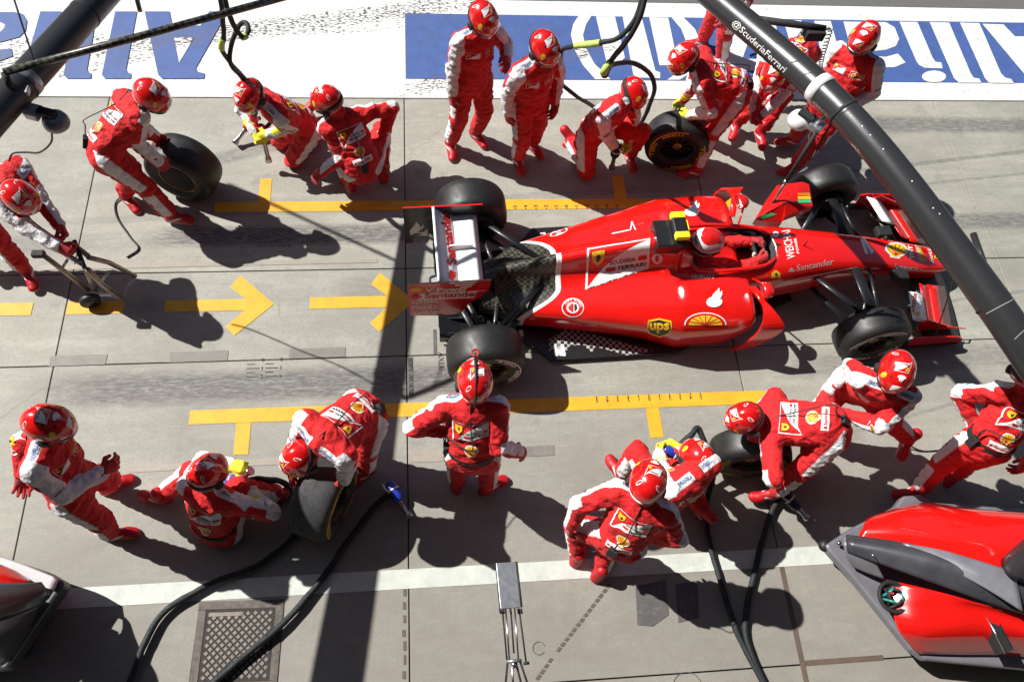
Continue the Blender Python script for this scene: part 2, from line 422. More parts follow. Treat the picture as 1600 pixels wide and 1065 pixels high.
def paint(name, col, wear=.55, under=(.075, .072, .075)):
    m, t, p = nodes(name); P = pos_of(t)
    mp = N(t, 'ShaderNodeMapping'); mp.inputs['Scale'].default_value = (.5, 1.3, 1); t.links.new(P, mp.inputs[0])
    st = streak_mask(t, P, tex_noise(t, P, 5))
    g = tex_noise(t, mp.outputs[0], 42, 2, .5); f = tex_noise(t, P, 7, 5, .7)
    c = mixc(t, ramp(t, f, .35, .7), col, tuple(x*.78 for x in col)); c = mixc(t, M(t, 'MULTIPLY', ramp(t, tex_noise(t, P, 17, 6, .75), .54, .72), .55*wear), c, under)
    th = M(t, 'MULTIPLY_ADD', st, -.2, .68)
    k = M(t, 'MULTIPLY', ramp(t, M(t, 'SUBTRACT', g, th), 0, .05), ramp(t, st, .05, .3, .25, 1))
    c = mixc(t, M(t, 'MULTIPLY', k, wear), c, under)
    c = mixc(t, M(t, 'MULTIPLY', ramp(t, tex_noise(t, P, 90, 3), .66, .72), .5*wear), c, under)
    t.links.new(c, p.inputs['Base Color']); p.inputs['Roughness'].default_value = .6
    bump(t, p, tex_noise(t, P, 180, 3), .25, .003); MAT[name] = m
paint('paint_white', (.72, .73, .71), .95); paint('paint_blue', (.058, .112, .32), .7, (.1, .1, .13))
paint('paint_yellow', (.78, .4, .018), .35, (.3, .22, .1)); paint('paint_line', (.56, .59, .545), .5, (.3, .29, .26))
paint('paint_black', (.03, .03, .03), .3, (.25, .24, .22)); paint('tape_old', (.2, .185, .165), .9, (.33, .31, .28)); paint('tape_tan', (.33, .295, .245), .7, (.3, .28, .25))
paint('seal_brown', (.12, .085, .065), .5, (.25, .23, .2)); paint('old_paint_black', (.1, .095, .095), .95, (.25, .24, .215))
def asph():
    m, t, p = nodes('asphalt'); P = pos_of(t); g = tex_noise(t, P, 130, 3, .7)
    c = mixc(t, ramp(t, g, .3, .7), (.085, .083, .085), (.17, .165, .165)); c = mixc(t, ramp(t, tex_noise(t, P, 1.2), .3, .7, 0, .3), c, (.08, .08, .082))
    t.links.new(c, p.inputs['Base Color']); p.inputs['Roughness'].default_value = .85; bump(t, p, g, .5, .006); MAT['asphalt'] = m
    m, t, p = nodes('joint_dark'); P = pos_of(t)
    t.links.new(mixc(t, tex_noise(t, P, 40), (.02, .018, .016), (.06, .05, .045)), p.inputs['Base Color']); p.inputs['Roughness'].default_value = .9; MAT['joint_dark'] = m
asph()
b = MB(); b.add([(-300, -120, -.03), (300, -120, -.03), (300, 400, -.03), (-300, 400, -.03)], [(0, 1, 2, 3)], 0, False)
GROUND = label(b.build('ground', MAT['joint_dark']), kind='structure')
label(MB().box((0, 57.6, -.0155), (300, 50, .0105)).build('track_asphalt', MAT['asphalt']), kind='structure')
xs = [-3.295+3.04*i for i in range(-6, 8)]; xs[8] = 2.825  # slab joints along the lane
ys = [(-2.6, .2), (.2, 2.99), (2.99, 3.915), (3.915, 6.055)]
for y0, y1 in ys:
    for i in range(len(xs)-1):
        g = .005
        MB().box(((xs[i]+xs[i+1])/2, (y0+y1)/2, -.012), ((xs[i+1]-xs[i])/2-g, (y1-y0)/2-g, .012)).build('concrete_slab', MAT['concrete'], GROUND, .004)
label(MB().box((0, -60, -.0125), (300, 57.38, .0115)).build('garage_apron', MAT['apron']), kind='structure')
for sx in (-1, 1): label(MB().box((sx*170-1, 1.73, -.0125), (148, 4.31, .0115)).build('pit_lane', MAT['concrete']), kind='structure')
BAND = label(MB().box((0, 6.825, -.0115), (150, .76, .0115)).build('painted_band', MAT['paint_white']), kind='structure')
def sheet(name, polys, mat, z=.004, parent=None, px=False):
    """thin painted sheets on the ground, each polygon in metres or as seen in the photograph (then put on the ground plane)"""
    m = bmesh.new()
    for P in polys:
        q = [at(a, c, z) for a, c in P] if px else [Vector((a, c, z)) for a, c in P]
        f = m.faces.new([m.verts.new(v) for v in q]); f.normal_update()
        if f.normal.z < 0: f.normal_flip()
    me = bpy.data.meshes.new(name); m.to_mesh(me); m.free(); me.materials.append(MAT[mat])
    return link(bpy.data.objects.new(name, me), parent)
def rect(x0, y0, x1, y1): return [(x0, y0), (x1, y0), (x1, y1), (x0, y1)]
sheet('blue_panel', [rect(-.236, 6.337, 30, 7.342)], 'paint_blue', .004, BAND)
def s1(P, s, ox): return [(a/s+ox, c/s) for a, c in P]
LET = {'paint_blue': [
    [(226, 18), (265, 18), (269, 40), (313, 40), (327, 18), (356, 18), (306, 106), (308, 112), (320, 115), (319, 123), (253, 123), (247, 117)],
    [(180, 18), (214, 18), (197, 108), (199, 113), (205, 115.5), (204, 123), (164, 123), (159, 117)],
    [(118, 18), (152, 18), (136, 108), (138, 113), (143, 115.5), (142, 123), (105, 123), (99, 117)],
    [(63, 18), (96, 18), (78, 84), (80, 90), (86, 92), (85, 99), (48, 98), (42, 92)], ell(44, 113, 11, 9),
    [(-60, 19), (22, 19), (36, 22), (42, 32), (40, 48), (30, 58), (0, 66), (-8, 64), (-2, 52), (6, 44), (8, 38), (0, 34), (-30, 34), (-60, 110)], [(-8, 78), (18, 76), (19, 88), (0, 95), (-12, 94)]],
  'paint_white': [
    s1([(190, 98), (150, 160), (135, 230), (155, 320), (215, 430), (295, 522), (395, 522), (290, 420), (230, 310), (215, 230), (235, 160), (275, 98)], 4.21, 860),
    s1([(790, 108), (870, 110), (950, 190), (980, 260), (985, 380), (940, 470), (850, 525), (770, 525), (860, 460), (900, 380), (895, 280), (860, 190)], 4.21, 860),
    s1([(300, 110), (425, 110), (490, 380), (455, 415), (370, 410)], 4.21, 860), s1([(475, 110), (600, 112), (690, 465), (722, 478), (722, 515), (570, 510), (545, 490)], 4.21, 860), s1([(650, 115), (775, 118), (840, 430), (718, 430)], 4.21, 860),
    [(1130, 29), (1210, 31), (1214, 46), (1176, 46), (1160, 92), (1216, 94), (1220, 112), (1132, 110), (1128, 95), (1150, 47), (1134, 46)],
    [(1224, 32), (1252, 32), (1262, 75), (1268, 83), (1278, 84), (1282, 78), (1272, 33), (1298, 33), (1312, 85), (1312, 100), (1300, 106), (1246, 104)],
    [(1318, 34), (1384, 35), (1398, 43), (1405, 61), (1400, 72), (1384, 78), (1364, 80), (1340, 80), (1325, 60)], [(1345, 86), (1363, 88), (1384, 89), (1403, 84), (1415, 98), (1398, 105), (1364, 106), (1348, 104)],
    s1([(735, 152), (860, 154), (965, 400), (985, 430), (1025, 435), (1035, 475), (910, 472), (870, 450), (855, 430)], 4.444, 1240), s1(ell(975, 532, 84, 41), 4.444, 1240),
    s1([(945, 155), (1080, 158), (1230, 510), (1250, 540), (1290, 548), (1305, 576), (1150, 574), (1115, 545)], 4.444, 1240),
    s1([(1155, 158), (1290, 162), (1440, 510), (1470, 540), (1510, 548), (1530, 578), (1360, 576), (1330, 545)], 4.444, 1240),
    [(1535, 37.5), (1568, 38.5), (1586, 57), (1622, 57), (1632, 40), (1665, 41), (1670, 131), (1650, 131), (1600, 115)]]}
for mt, L in LET.items():
    for P in L: sheet('painted_letter', [P], mt, .008, BAND, True)
sheet('painted_letter', [[(272, 59), (303, 59), (280, 98)]], 'paint_white', .012, BAND, True)
LANE = bpy.data.objects.new('pit_box_markings', None); link(LANE); label(LANE, kind='structure')
yl = lambda n, P, z=.004: sheet(n, [P], 'paint_yellow', z, LANE)
yl('yellow_line', rect(-2.1, 4.585, 3.13, 4.706)); yl('yellow_line', rect(-2.1, 2.403, 3.06, 2.531))
for x0, x1, y0, y1 in ((-1.69, -1.577, 4.708, 4.99), (1.895, 2.02, 4.708, 5.0), (-1.705, -1.583, 2.118, 2.401), (1.88, 2.0, 2.121, 2.401)): yl('yellow_tick', rect(x0, y0, x1, y1))
for a, c in ((-3.9, -3.58), (-3.285, -2.79), (-6.2, -5.4)): yl('yellow_dash', rect(a, 3.494, c, 3.624))
arrow = [(0, .06), (.71, .06), (.56, .19), (.64, .316), (.97, 0), (.64, -.316), (.555, -.222), (.71, -.06), (0, -.06)]
for ax in (-2.434, -1.141, .15): yl('yellow_arrow', [(ax+a, 3.555+c) for a, c in arrow])
sheet('white_line', [rect(-14, .954, 14, 1.105)], 'paint_line', .004, LANE)
def ground_text(s, x, y, h, rot=0.0, mat='paint_black', z=.008, name='painted_figure'):
    v, f, asp = text2d(s, .0); c_, s_ = cos(rot), sin(rot); bmx = MB(); w_ = h*asp
    bmx.add([(x+(a-.5)*w_*c_-(b_-.5)*h*s_, y+(a-.5)*w_*s_+(b_-.5)*h*c_, z) for a, b_ in v], f, 0, False)
    return bmx.build(name, MAT[mat], LANE)
for i, n in enumerate('54321012345'):
    x = 1.44+i*.0967
    ground_text(n, x, 2.487, .035, pi); sheet('painted_tick', [rect(x-.004, 2.508, x+.004, 2.529)], 'paint_black', .008, LANE)
    x = .85+i*.105
    ground_text(n, x, 4.62, .04, pi/2); sheet('painted_tick', [rect(x-.005, 4.588, x+.005, 4.6)], 'paint_black', .008, LANE)
for sgn, yy, dirs in ((1, 2.83, -1), (1, 4.35, 1)):
    for k in range(5):
        y = yy-dirs*.04*k
        for xo in (-1.66, -1.5): sheet('painted_tick', [rect(xo, y-.003, xo+(.11 if k % 2 == 0 else .07), y+.003)], 'paint_black', .004, LANE)
        if k % 2 == 0:
            for xo in (-1.525, -1.365): ground_text('210'[k//2], xo, y, .036, pi/2*0, z=.004)
ground_text('AXLE', .055, 2.93, .05, -pi/2, 'paint_black', .004); ground_text('NOSE', 4.05, 2.42, .05, .25, 'paint_black', .004)
sheet('painted_tick', [rect(-.01, 3.0, .02, 3.25)], 'old_paint_black', .004, LANE); sheet('painted_tick', [rect(-.24, 2.6, -.2, 2.97)], 'paint_black', .004, LANE)
for P, mt in (([(79, 556), (168, 553), (164, 569), (76, 572)], 'tape_old'), ([(266, 550), (357, 547), (355, 563), (264, 566)], 'tape_old'), ([(452, 545), (540, 542), (539, 557), (451, 560)], 'tape_old'),
              ([(60, 414), (590, 404), (590, 410), (60, 422)], 'tape_tan'), ([(640, 704), (700, 701), (700, 720), (640, 722)], 'tape_tan'), ([(822, 697), (866, 695), (866, 711), (822, 713)], 'tape_old'), ([(200, 728), (440, 714), (438, 725), (200, 738)], 'tape_tan'),
              ([(993, 915), (1040, 905), (1045, 960), (1020, 978), (996, 976)], 'old_paint_black'), ([(1055, 912), (1090, 906), (1092, 965), (1060, 972)], 'old_paint_black')):
    sheet('worn_patch', [P], mt, .004, LANE, True)
for a, c, n in (((953, 912), (870, 1018), 14), ((862, 1028), (838, 1062), 4)):
    for k in range(n):
        f0, f1 = k/n, (k+.72+.2*random.random())/n
        p0 = (a[0]+(c[0]-a[0])*f0, a[1]+(c[1]-a[1])*f0); p1 = (a[0]+(c[0]-a[0])*f1, a[1]+(c[1]-a[1])*f1)
        sheet('sealed_joint', [[(p0[0]-2.5, p0[1]-1), (p0[0]+2.5, p0[1]+1), (p1[0]+2.5, p1[1]+1), (p1[0]-2.5, p1[1]-1)]], 'seal_brown', .004, LANE, True)
sheet('sealed_joint', [rect(2.803, -.6, 2.845, .952)], 'seal_brown', .004, LANE); sheet('sealed_joint', [rect(2.847, .19, 3.5, .23)], 'seal_brown', .004, LANE)
sheet('sealed_joint', [rect(2.81, 2.05, 2.84, 2.39)], 'seal_brown', .004, LANE)
for k in range(9): sheet('sealed_joint', [rect(-.312+random.random()*.015, .1+k*.1, -.286+random.random()*.015, .14+k*.1+random.random()*.05)], 'seal_brown', .004, LANE)
for px, py, rr in ((842, 1012, .05), (1075, 1075, .12)):
    c = at(px, py, .004); R1 = [(c.x+rr*cos(t), c.y+rr*sin(t)) for t in [radians(15+i*11) for i in range(29)]]; R2 = [(c.x+(rr-.006)*cos(t), c.y+(rr-.006)*sin(t)) for t in [radians(15+i*11) for i in range(29)]]
    sheet('chalk_ring', [R1+R2[::-1]], 'old_paint_black', .004, LANE)
# inspection cover: frame, plate with raised studs
c0 = at(372, 1004, 0)
man = thing('manhole_cover', 'rusty square manhole cover with raised studs beside the white line', 'manhole cover', (-1.545, .62, 0), radians(-1.5))
b = MB()
for sx, sy, hx, hy in ((0, .29, .32, .03), (0, -.29, .32, .03), (.29, 0, .03, .26), (-.29, 0, .03, .26)): b.box((sx, sy, .003), (hx, hy, .004))
plain('cast_iron', (.1, .085, .075), .6, .4, 0, .3, 20, .3); plain('stud_iron', (.17, .15, .135), .5, .5, 0, .2, 30)
b.build('frame', MAT['cast_iron'], man, .003)
MB().box((0, 0, .002), (.258, .258, .003)).build('plate', MAT['joint_dark'], man)
b = MB(); R45 = Matrix.Rotation(radians(45), 3, 'Z')
for i in range(-4, 5):
    for j in range(-9, 10):
        x = i*.056+(.028 if j % 2 else 0); y = j*.028
        if abs(x) < .245 and abs(y) < .24 and not (y > .2 and x < .0): b.box((x, y, .006), (.0125, .0125, .004), 0, R45)
st_ = b.build('studs', MAT['stud_iron'], man); st_['kind'] = 'stuff'
MB().box((-.11, .222, .0055), (.13, .014, .002)).build('name_plate', MAT['stud_iron'], man)
# ================================================================ RACING CAR  (x forward from the rear axle, y to its left)
CAR_YAW = radians(2.4)
_l = Vector((-sin(CAR_YAW), cos(CAR_YAW), 0)); _o = Vector((.5074, 2.6337, 0))+_l*.94
CAR = thing('racing_car', 'red open wheel racing car stopping between the yellow lines of its pit box', 'racing car', _o, CAR_YAW)
def smooth_half(pts, n):
    return crom([(0, a, b) for a, b in pts], n)
def loft_body(secs, nx, nr, shear=None):
    """secs: (x, [half profile]) mirrored to a full ring, smoothed both ways"""
    cols = [[Vector((x, p.y, p.z)) for p in smooth_half(pr, nr)] for x, pr in secs]
    n = len(cols[0]); rails = [crom([c[j] for c in cols], nx) for j in range(n)]
    out = []
    for i in range(len(rails[0])):
        h = [rails[j][i].copy() for j in range(n)]
        if shear:
            for j, p in enumerate(h): p.x += shear(p.x, j/(n-1))
        out.append(h+[Vector((p.x, -p.y, p.z)) for p in h[::-1][:-1] if abs(p.y) > 1e-4])
    return out
A_ = [(0.0, [(0, .50), (.04, .485), (.08, .42), (.13, .36), (.17, .30), (.20, .22), (.20, .10)]), (.35, [(0, .60), (.04, .575), (.085, .47), (.15, .41), (.24, .36), (.285, .27), (.28, .10)]),
      (.62, [(0, .68), (.045, .65), (.095, .51), (.19, .45), (.31, .41), (.375, .315), (.36, .10)]), (.665, [(0, .69), (.045, .66), (.098, .52), (.195, .46), (.32, .42), (.39, .32), (.37, .10)]),
      (1.0, [(0, .79), (.055, .755), (.11, .57), (.23, .51), (.40, .475), (.50, .37), (.46, .10)]), (1.4, [(0, .90), (.075, .86), (.135, .63), (.28, .565), (.48, .54), (.635, .42), (.58, .10)]),
      (1.70, [(0, .95), (.12, .89), (.19, .68), (.32, .62), (.52, .59), (.71, .46), (.70, .12)])]
B_ = [(1.701, [(0, .52), (.10, .56), (.2, .64), (.32, .62), (.52, .59), (.71, .46), (.70, .12)]), (2.1, [(0, .5), (.10, .55), (.2, .62), (.32, .635), (.54, .60), (.72, .47), (.71, .16)]),
      (2.30, [(0, .5), (.10, .53), (.2, .58), (.32, .605), (.55, .58), (.70, .48), (.68, .22)]), (2.36, [(0, .48), (.10, .5), (.2, .55), (.32, .58), (.54, .56), (.67, .47), (.65, .24)])]
def shr(x, s):
    k = max(0, min(1, (s-.5)/.42)); wgt = max(0, 1-abs(x-.62)/.75); return -.36*k*k*(3-2*k)*wgt
b = MB()
rA = loft_body(A_, 6, 5, shr); rB = loft_body(B_, 6, 5)
for i in range(len(rA)-1): b.rings([rA[i], rA[i+1]], 1 if i < 12 else (2 if i < 18 else 0), True, i == 0, False)
b.rings([rA[-1], rB[0]], 3, True, False, False); b.rings(rB, 0, True, False, False)
b.rings([rB[-1], [Vector((2.34, p.y*.94, .05+p.z*.9)) for p in rB[-1]], [Vector((2.1, p.y*.9, .06+p.z*.86)) for p in rB[-1]]], 3, True, False, True)
BODY = b.build('engine_cover', [MAT['car_red'], MAT['twill_dark'], MAT['white_paint'], MAT['carbon_black']], CAR)
# nose and cockpit tub, with the cockpit opening cut out of it
def sup(x, w_, zt, zb, e=3.2, n=36):
    r = []; zc, h = (zt+zb)/2, (zt-zb)/2
    for j in range(n):
        t = 2*pi*j/n; c, s = cos(t), sin(t)
        r.append(Vector((x, w_*abs(c)**(2/e)*(1 if c > 0 else -1), zc+h*abs(s)**(2/e)*(1 if s > 0 else -1))))
    return r
TUB = [(1.55, .30, .655, .1), (2.0, .335, .672, .1), (2.45, .33, .665, .1), (2.75, .305, .648, .1), (3.1, .255, .615, .14), (3.43, .215, .56, .22), (3.8, .185, .475, .25), (4.15, .165, .375, .215), (4.45, .14, .295, .165), (4.6, .105, .25, .16), (4.655, .05, .225, .175)]
pr = crom([(a[1], a[2], a[3]) for a in TUB], 5); px_ = crom([(a[0], 0, 0) for a in TUB], 5)
b = MB().rings([sup(q.x, p.x, p.y, p.z) for p, q in zip(pr, px_)], 0)
NOSE = b.build('nose', [MAT['car_red'], MAT['matt_black']], CAR)
cut = MB(); plan = [(1.80, .17), (1.9, .215), (2.1, .225), (2.35, .215), (2.55, .185), (2.64, .13), (2.66, 0)]
ring = [(x, y) for x, y in plan]+[(x, -y) for x, y in plan[:-1]][::-1]
cut.rings([[Vector((x, y, .28)) for x, y in ring], [Vector((x, y, .9)) for x, y in ring]], 1)
cu_ = cut.build('cutter', [MAT['car_red'], MAT['matt_black']], CAR)
bo = NOSE.modifiers.new('cut', 'BOOLEAN'); bo.operation = 'DIFFERENCE'; bo.object = cu_; bo.solver = 'EXACT'
bpy.context.view_layer.update()
me = bpy.data.meshes.new_from_object(NOSE.evaluated_get(bpy.context.evaluated_depsgraph_get()))
NOSE.modifiers.clear(); NOSE.data = me; bpy.data.objects.remove(cu_)
b = MB().tube(crom([(2.62, .13, .652), (2.5, .205, .662), (2.2, .24, .675), (1.95, .24, .69), (1.83, .2, .70), (1.79, 0, .71), (1.83, -.2, .70), (1.95, -.24, .69), (2.2, -.24, .675), (2.5, -.205, .662), (2.62, -.13, .652)], 4), .018, 0, 8)
b.build('cockpit_rim', MAT['car_red'], CAR)
# headrest and roll hoop behind the driver
b = MB().rings([[Vector((1.70, y*1.0, z)) for y, z in ((-.2, .5), (.2, .5), (.2, .7), (.13, .86), (-.13, .86), (-.2, .7))], [Vector((1.84, y*.9, z)) for y, z in ((-.2, .5), (.2, .5), (.2, .69), (.1, .74), (-.1, .74), (-.2, .69))]], 0, smooth=False)
b.build('headrest', MAT['car_red'], CAR, .02)
b = MB().rings([[Vector((x, y*s_, z)) for y, z in ((-.12, .84), (-.125, .955), (-.11, .965), (.11, .965), (.125, .955), (.12, .84))] for x, s_ in ((1.45, 1.1), (1.66, 1.12), (1.71, 1.0))], 0, smooth=False)
b.build('air_box', MAT['carbon_black'], CAR)
cam_ = MB().box((1.66, .03, 1.01), (.062, .095, .025)); cam_ = cam_.build('roll_hoop_camera', MAT['carbon_black'], CAR, .012)
for y in (.132, -.072): MB().box((1.66, y, 1.012), (.064, .033, .029)).build('camera_cap', MAT['yellow_cam'], cam_, .012)
MB().box((1.722, .03, 1.01), (.01, .05, .016)).build('camera_lens', MAT['yellow_cam'], cam_)
# floor
fl = [(-.42, .42), (-.05, .46), (.30, .5), (.45, .60), (.55, .72), (1.75, .73), (2.0, .62), (2.4, .48), (2.75, .34), (3.0, .26)]
b = MB().prism([(x, y, .062) for x, y in fl]+[(x, -y, .062) for x, y in fl[::-1]], .035)
FLOOR = b.build('floor', MAT['carbon_black'], CAR)
b = MB().rings([[Vector((x, y*s_, z)) for y, z in ((-.2, .1), (.2, .1), (.2, .3), (.09, zt), (-.09, zt), (-.2, .3))] for x, s_, zt in ((.1, 1, .5), (-.25, .8, .46), (-.5, .45, .36))], 0, smooth=False)
b.build('gearbox', MAT['carbon_black'], CAR, .02)
b = MB()
for y in (-.45, -.3, -.15, 0, .15, .3, .45): b.box((-.24, y, .12), (.2, .006, .08))
b.rings([[Vector((x, y, z)) for y, z in ((-.5, z0), (.5, z0), (.5, z0+.015), (-.5, z0+.015))] for x, z0 in ((-.02, .08), (-.25, .14), (-.44, .22))], 0, smooth=False)
b.build('diffuser', MAT['carbon_black'], CAR)
MB().tube([(-.16, 0, .35), (-.2, 0, .6), (-.2, 0, .83)], .018, 0, 8).build('wing_pylon', MAT['carbon_black'], CAR)
# rear wing
RW = thing('rear_wing', None, None); RW.parent = CAR
def slab_xz(poly, y0, y1, b, m0=0, m1=1):
    """plate in the x-z plane with faces of two materials (m0 looks to -y)"""
    n = len(poly); vs = [(x, y0, z) for x, z in poly]+[(x, y1, z) for x, z in poly]
    b.add(vs, [tuple(range(n))], m0, False); b.add(vs, [tuple(range(2*n-1, n-1, -1))]+[(i, i+n, (i+1) % n+n, (i+1) % n) for i in range(n)], m1, False); return b
ep = [(-.69, .975), (-.01, .975), (-.02, .83), (-.07, .73), (-.18, .61), (-.25, .43)]
teeth = []
for k in range(5): x = -.33-k*.07; teeth += [(x+.028, .44), (x+.022, .56), (x-.0, .57), (x-.012, .44)]
b = slab_xz(ep+[(-.45, .42), (-.69, .45)], -.382, -.368, MB()); b.build('end_plate', [MAT['car_red'], MAT['carbon_black']], RW, 0, False)
b = slab_xz(ep+teeth+[(-.69, .44)], .368, .382, MB(), 1, 0); EPF = b.build('end_plate', [MAT['car_red'], MAT['carbon_black']], RW, 0, False)
def wing(prof, y0, y1, mats, n, mi=0, b=None, sweep=None, parent=None, dz=None):
    b = MB() if b is None else b
    ys_ = [y0+(y1-y0)*i/8 for i in range(9)]
    b.rings([[Vector((x+(sweep(y) if sweep else 0), y, z+(dz(y) if dz else 0))) for x, z in prof] for y in ys_], mi)
    return b.build(n, mats, parent) if parent else b
wing([(-.06, .835), (-.12, .848), (-.2, .842), (-.275, .838), (-.275, .83), (-.2, .825), (-.1, .822)], -.366, .366, MAT['wing_white'], 'main_plane', parent=RW)
FLAP = wing([(-.27, .845), (-.32, .872), (-.385, .925), (-.425, .968), (-.44, .966), (-.4, .91), (-.33, .855), (-.28, .832)], -.366, .366, MAT['wing_white'], 'flap', parent=RW)
wing([(-.424, .968), (-.424, .985), (-.445, .985), (-.445, .966)], -.366, .366, MAT['wing_white'], 'gurney_strip', parent=RW)
MB().box((-.22, .03, .87), (.1, .009, .022)).build('drs_actuator', MAT['wing_white'], RW, .008)
# wheels
def tyre_prof(h): 
    a = [(.168, -.80), (.20, -.96), (.25, -1.02), (.285, -.98), (.313, -.86), (.327, -.68), (.332, -.4)]
    p = [(r, q*h) for r, q in a]; return p+[(.333, 0)]+[(r, -q) for r, q in p[::-1]]
def arc_text(s, r, hgt, ang, spread, mat, layer=1, bold=.02):
    v, f, asp = text2d(s, bold); P = []
    for a, c in v:
        t = radians(ang)-radians(spread)*(a-.5); P.append(((r+(c-.5)*hgt)*cos(t), (r+(c-.5)*hgt)*sin(t)))
    return (mat, P, f, layer)
def arc_band(r0, r1, a0, a1, mat, layer=1, n=24):
    A = [radians(a0+(a1-a0)*i/n) for i in range(n+1)]
    v = [(r0*cos(t), r0*sin(t)) for t in A]+[(r1*cos(t), r1*sin(t)) for t in A]
    return (mat, v, [(i, i+1, i+n+2, i+n+1) for i in range(n)], layer)
def wheel(parent, loc, h, side, colour, mat='rubber', steer=0.0, rim='rim_dark', face=True, phase=0, name='wheel'):
    """side -1: outer face looks to -y"""
    wd = bpy.data.objects.new(name, None); link(wd, parent); wd.location = loc; wd.rotation_euler = (0, 0, steer)
    ty = MB().lathe(tyre_prof(h), 0, 56).build('tyre', MAT[mat], wd)
    o = side
    b = MB(); d = h*o
    b.lathe([(.178, d*.80), (.184, d*.86), (.176, d*.90), (.166, d*.86), (.158, d*.55), (.15, d*.1), (.15, -d*.3), (.164, -d*.7), (.178, -d*.80)], 0, 40, mis=[0, 1, 1, 1, 0, 0, 0, 0])
    b.lathe([(.152, d*.30), (.06, d*.42), (.045, d*.55), (.02, d*.56), (.001, d*.56)], 0, 30, mis=[2, 2, 3, 3])
    rm = b.build('rim', [MAT['rim_dark'], MAT[rim], MAT['matt_black'], MAT['rim_gold']], wd)
    for k in range(10):
        t = 2*pi*k/10; R = Matrix.Rotation(t, 3, 'Y')
        q = R @ Vector((.1, d*.5, 0)); MB().box(q, (.052, .012, .009), 0, R).build('spoke', MAT[rim], wd, .003)
    if face and colour:
        bv = bvh_of([ty]); c = MAT[colour]; g = colour
        sh = [arc_band(.272, .282, 25, 155, g), arc_band(.272, .282, 205, 335, g),
              arc_text('PIRELLI', .248, .034, 60, 48, g), arc_text('P ZERO', .248, .036, 125, 44, g), arc_text('PIRELLI', .248, .034, 240, 48, g), arc_text('P ZERO', .248, .036, 305, 44, g)]
        sh = [(m, [(x*cos(phase)-y*sin(phase), x*sin(phase)+y*cos(phase)) for x, y in P], f, l) for m, P, f, l in sh]
        mir = 1 if o < 0 else -1
        print_on('sidewall_print', wd, bv, lambda x, y: (Vector((x*mir, 1.0*o, y)), Vector((0, -o, 0))), sh, .03)
    return wd
for x, y, h in ((-.06, .765, .168), (3.5, .80, .132)):
    for s_ in (-1, 1): wheel(CAR, (x, s_*y, .332), h, s_, 'decal_white', 'rubber', radians(4) if x > 1 else 0, phase=radians(20 if x > 1 else -75)).scale = (1, 1, 1) if x > 1 else (1.03, 1, 1.03)
# suspension
def arm(a, b_, wd, th=.014):
    a, b_ = Vector(a), Vector(b_); t = (b_-a).normalized(); side = t.cross(Vector((0, 0, 1))).normalized(); up = side.cross(t)
    return MB().rings([[p+side*wd*cos(u)+up*th*sin(u) for u in [2*pi*k/12 for k in range(12)]] for p in (a, a.lerp(b_, .5), b_)], 0)
for s_ in (-1, 1):
    for a, c, wd in (((3.46, .19, .50), (3.5, .66, .47), .05), ((3.06, .24, .47), (3.42, .66, .46), .028), ((3.75, .17, .28), (3.52, .66, .2), .03), ((3.1, .2, .25), (3.45, .66, .2), .03), ((3.62, .19, .46), (3.58, .66, .42), .018),
                     ((.5, .14, .44), (.0, .62, .42), .028), ((-.25, .1, .42), (-.03, .62, .4), .026), ((.45, .2, .22), (0, .62, .2), .03), ((-.28, .1, .25), (-.05, .62, .2), .03), ((.12, .12, .3), (.02, .62, .25), .022)):
        arm((a[0], a[1]*s_, a[2]), (c[0], c[1]*s_, c[2]), wd).build('suspension_arm', MAT['carbon_black'], CAR)
    for x, y in ((0, .60), (3.5, .65)):
        MB().lathe([(.15, -.05), (.155, 0), (.15, .05), (.02, .05)], 0, 24, c=(x, s_*y, .33)).build('brake_duct', MAT['matt_black'], CAR)
    # sidepod vane, mirror, front camera pod
    pth = crom([(2.36, .38*s_, .60), (2.40, .5*s_, .625), (2.46, .66*s_, .60), (2.49, .755*s_, .53), (2.46, .78*s_, .40), (2.38, .775*s_, .22), (2.30, .76*s_, .10)], 4); n_ = len(pth)
    b = MB()
    def ring(p, i):
        c = .035+.09*min(1, max(0, (i/(n_-1)-.25)/.25)); c *= 1-.35*max(0, i/(n_-1)-.6)/.4; tv = (pth[min(i+1, n_-1)]-pth[max(i-1, 0)]); nn = Vector((0, -tv.z, tv.y)).normalized()*.009
        return [p+Vector((-c, 0, 0))+nn, p+Vector((c*.8, 0, 0))+nn, p+Vector((c*.8, 0, 0))-nn, p+Vector((-c, 0, 0))-nn]
    b.rings([ring(p, i) for i, p in enumerate(pth)], 0, smooth=False); b.build('sidepod_vane', MAT['car_red'], CAR)
    b = MB().rings([[Vector((2.44+x, s_*.475+.085*r_*cos(t), .70+.045*r_*sin(t))) for t in [2*pi*k/14 for k in range(14)]] for x, r_ in ((-.045, .9), (-.02, 1), (.03, .85), (.06, .45))], 0)
    mi = b.build('mirror', MAT['car_red'], CAR)
    MB().rings([[Vector((2.394, s_*.475+.07*cos(t), .70+.034*sin(t))) for t in [2*pi*k/14 for k in range(14)]], [Vector((2.392, s_*.475, .70))]*14], 0, True, False, False).build('mirror_glass', MAT['steel'], mi)
    MB().tube([(2.45, s_*.42, .68), (2.42, s_*.34, .62), (2.40, s_*.29, .58)], .01, 0, 6).build('stalk', MAT['car_red'], mi)
    MB().box((3.93, s_*.245, .41), (.075, .055, .035)).build('nose_camera', MAT['matt_black'], CAR, .012)
    MB().tube([(3.93, s_*.15, .42), (3.93, s_*.2, .415)], .02, 0, 6).build('camera_mount', MAT['matt_black'], CAR)
MB().tube([(2.95, 0, .62), (2.94, 0, .73)], [.008, .003], 0, 6).build('pitot_tube', MAT['carbon_black'], CAR)
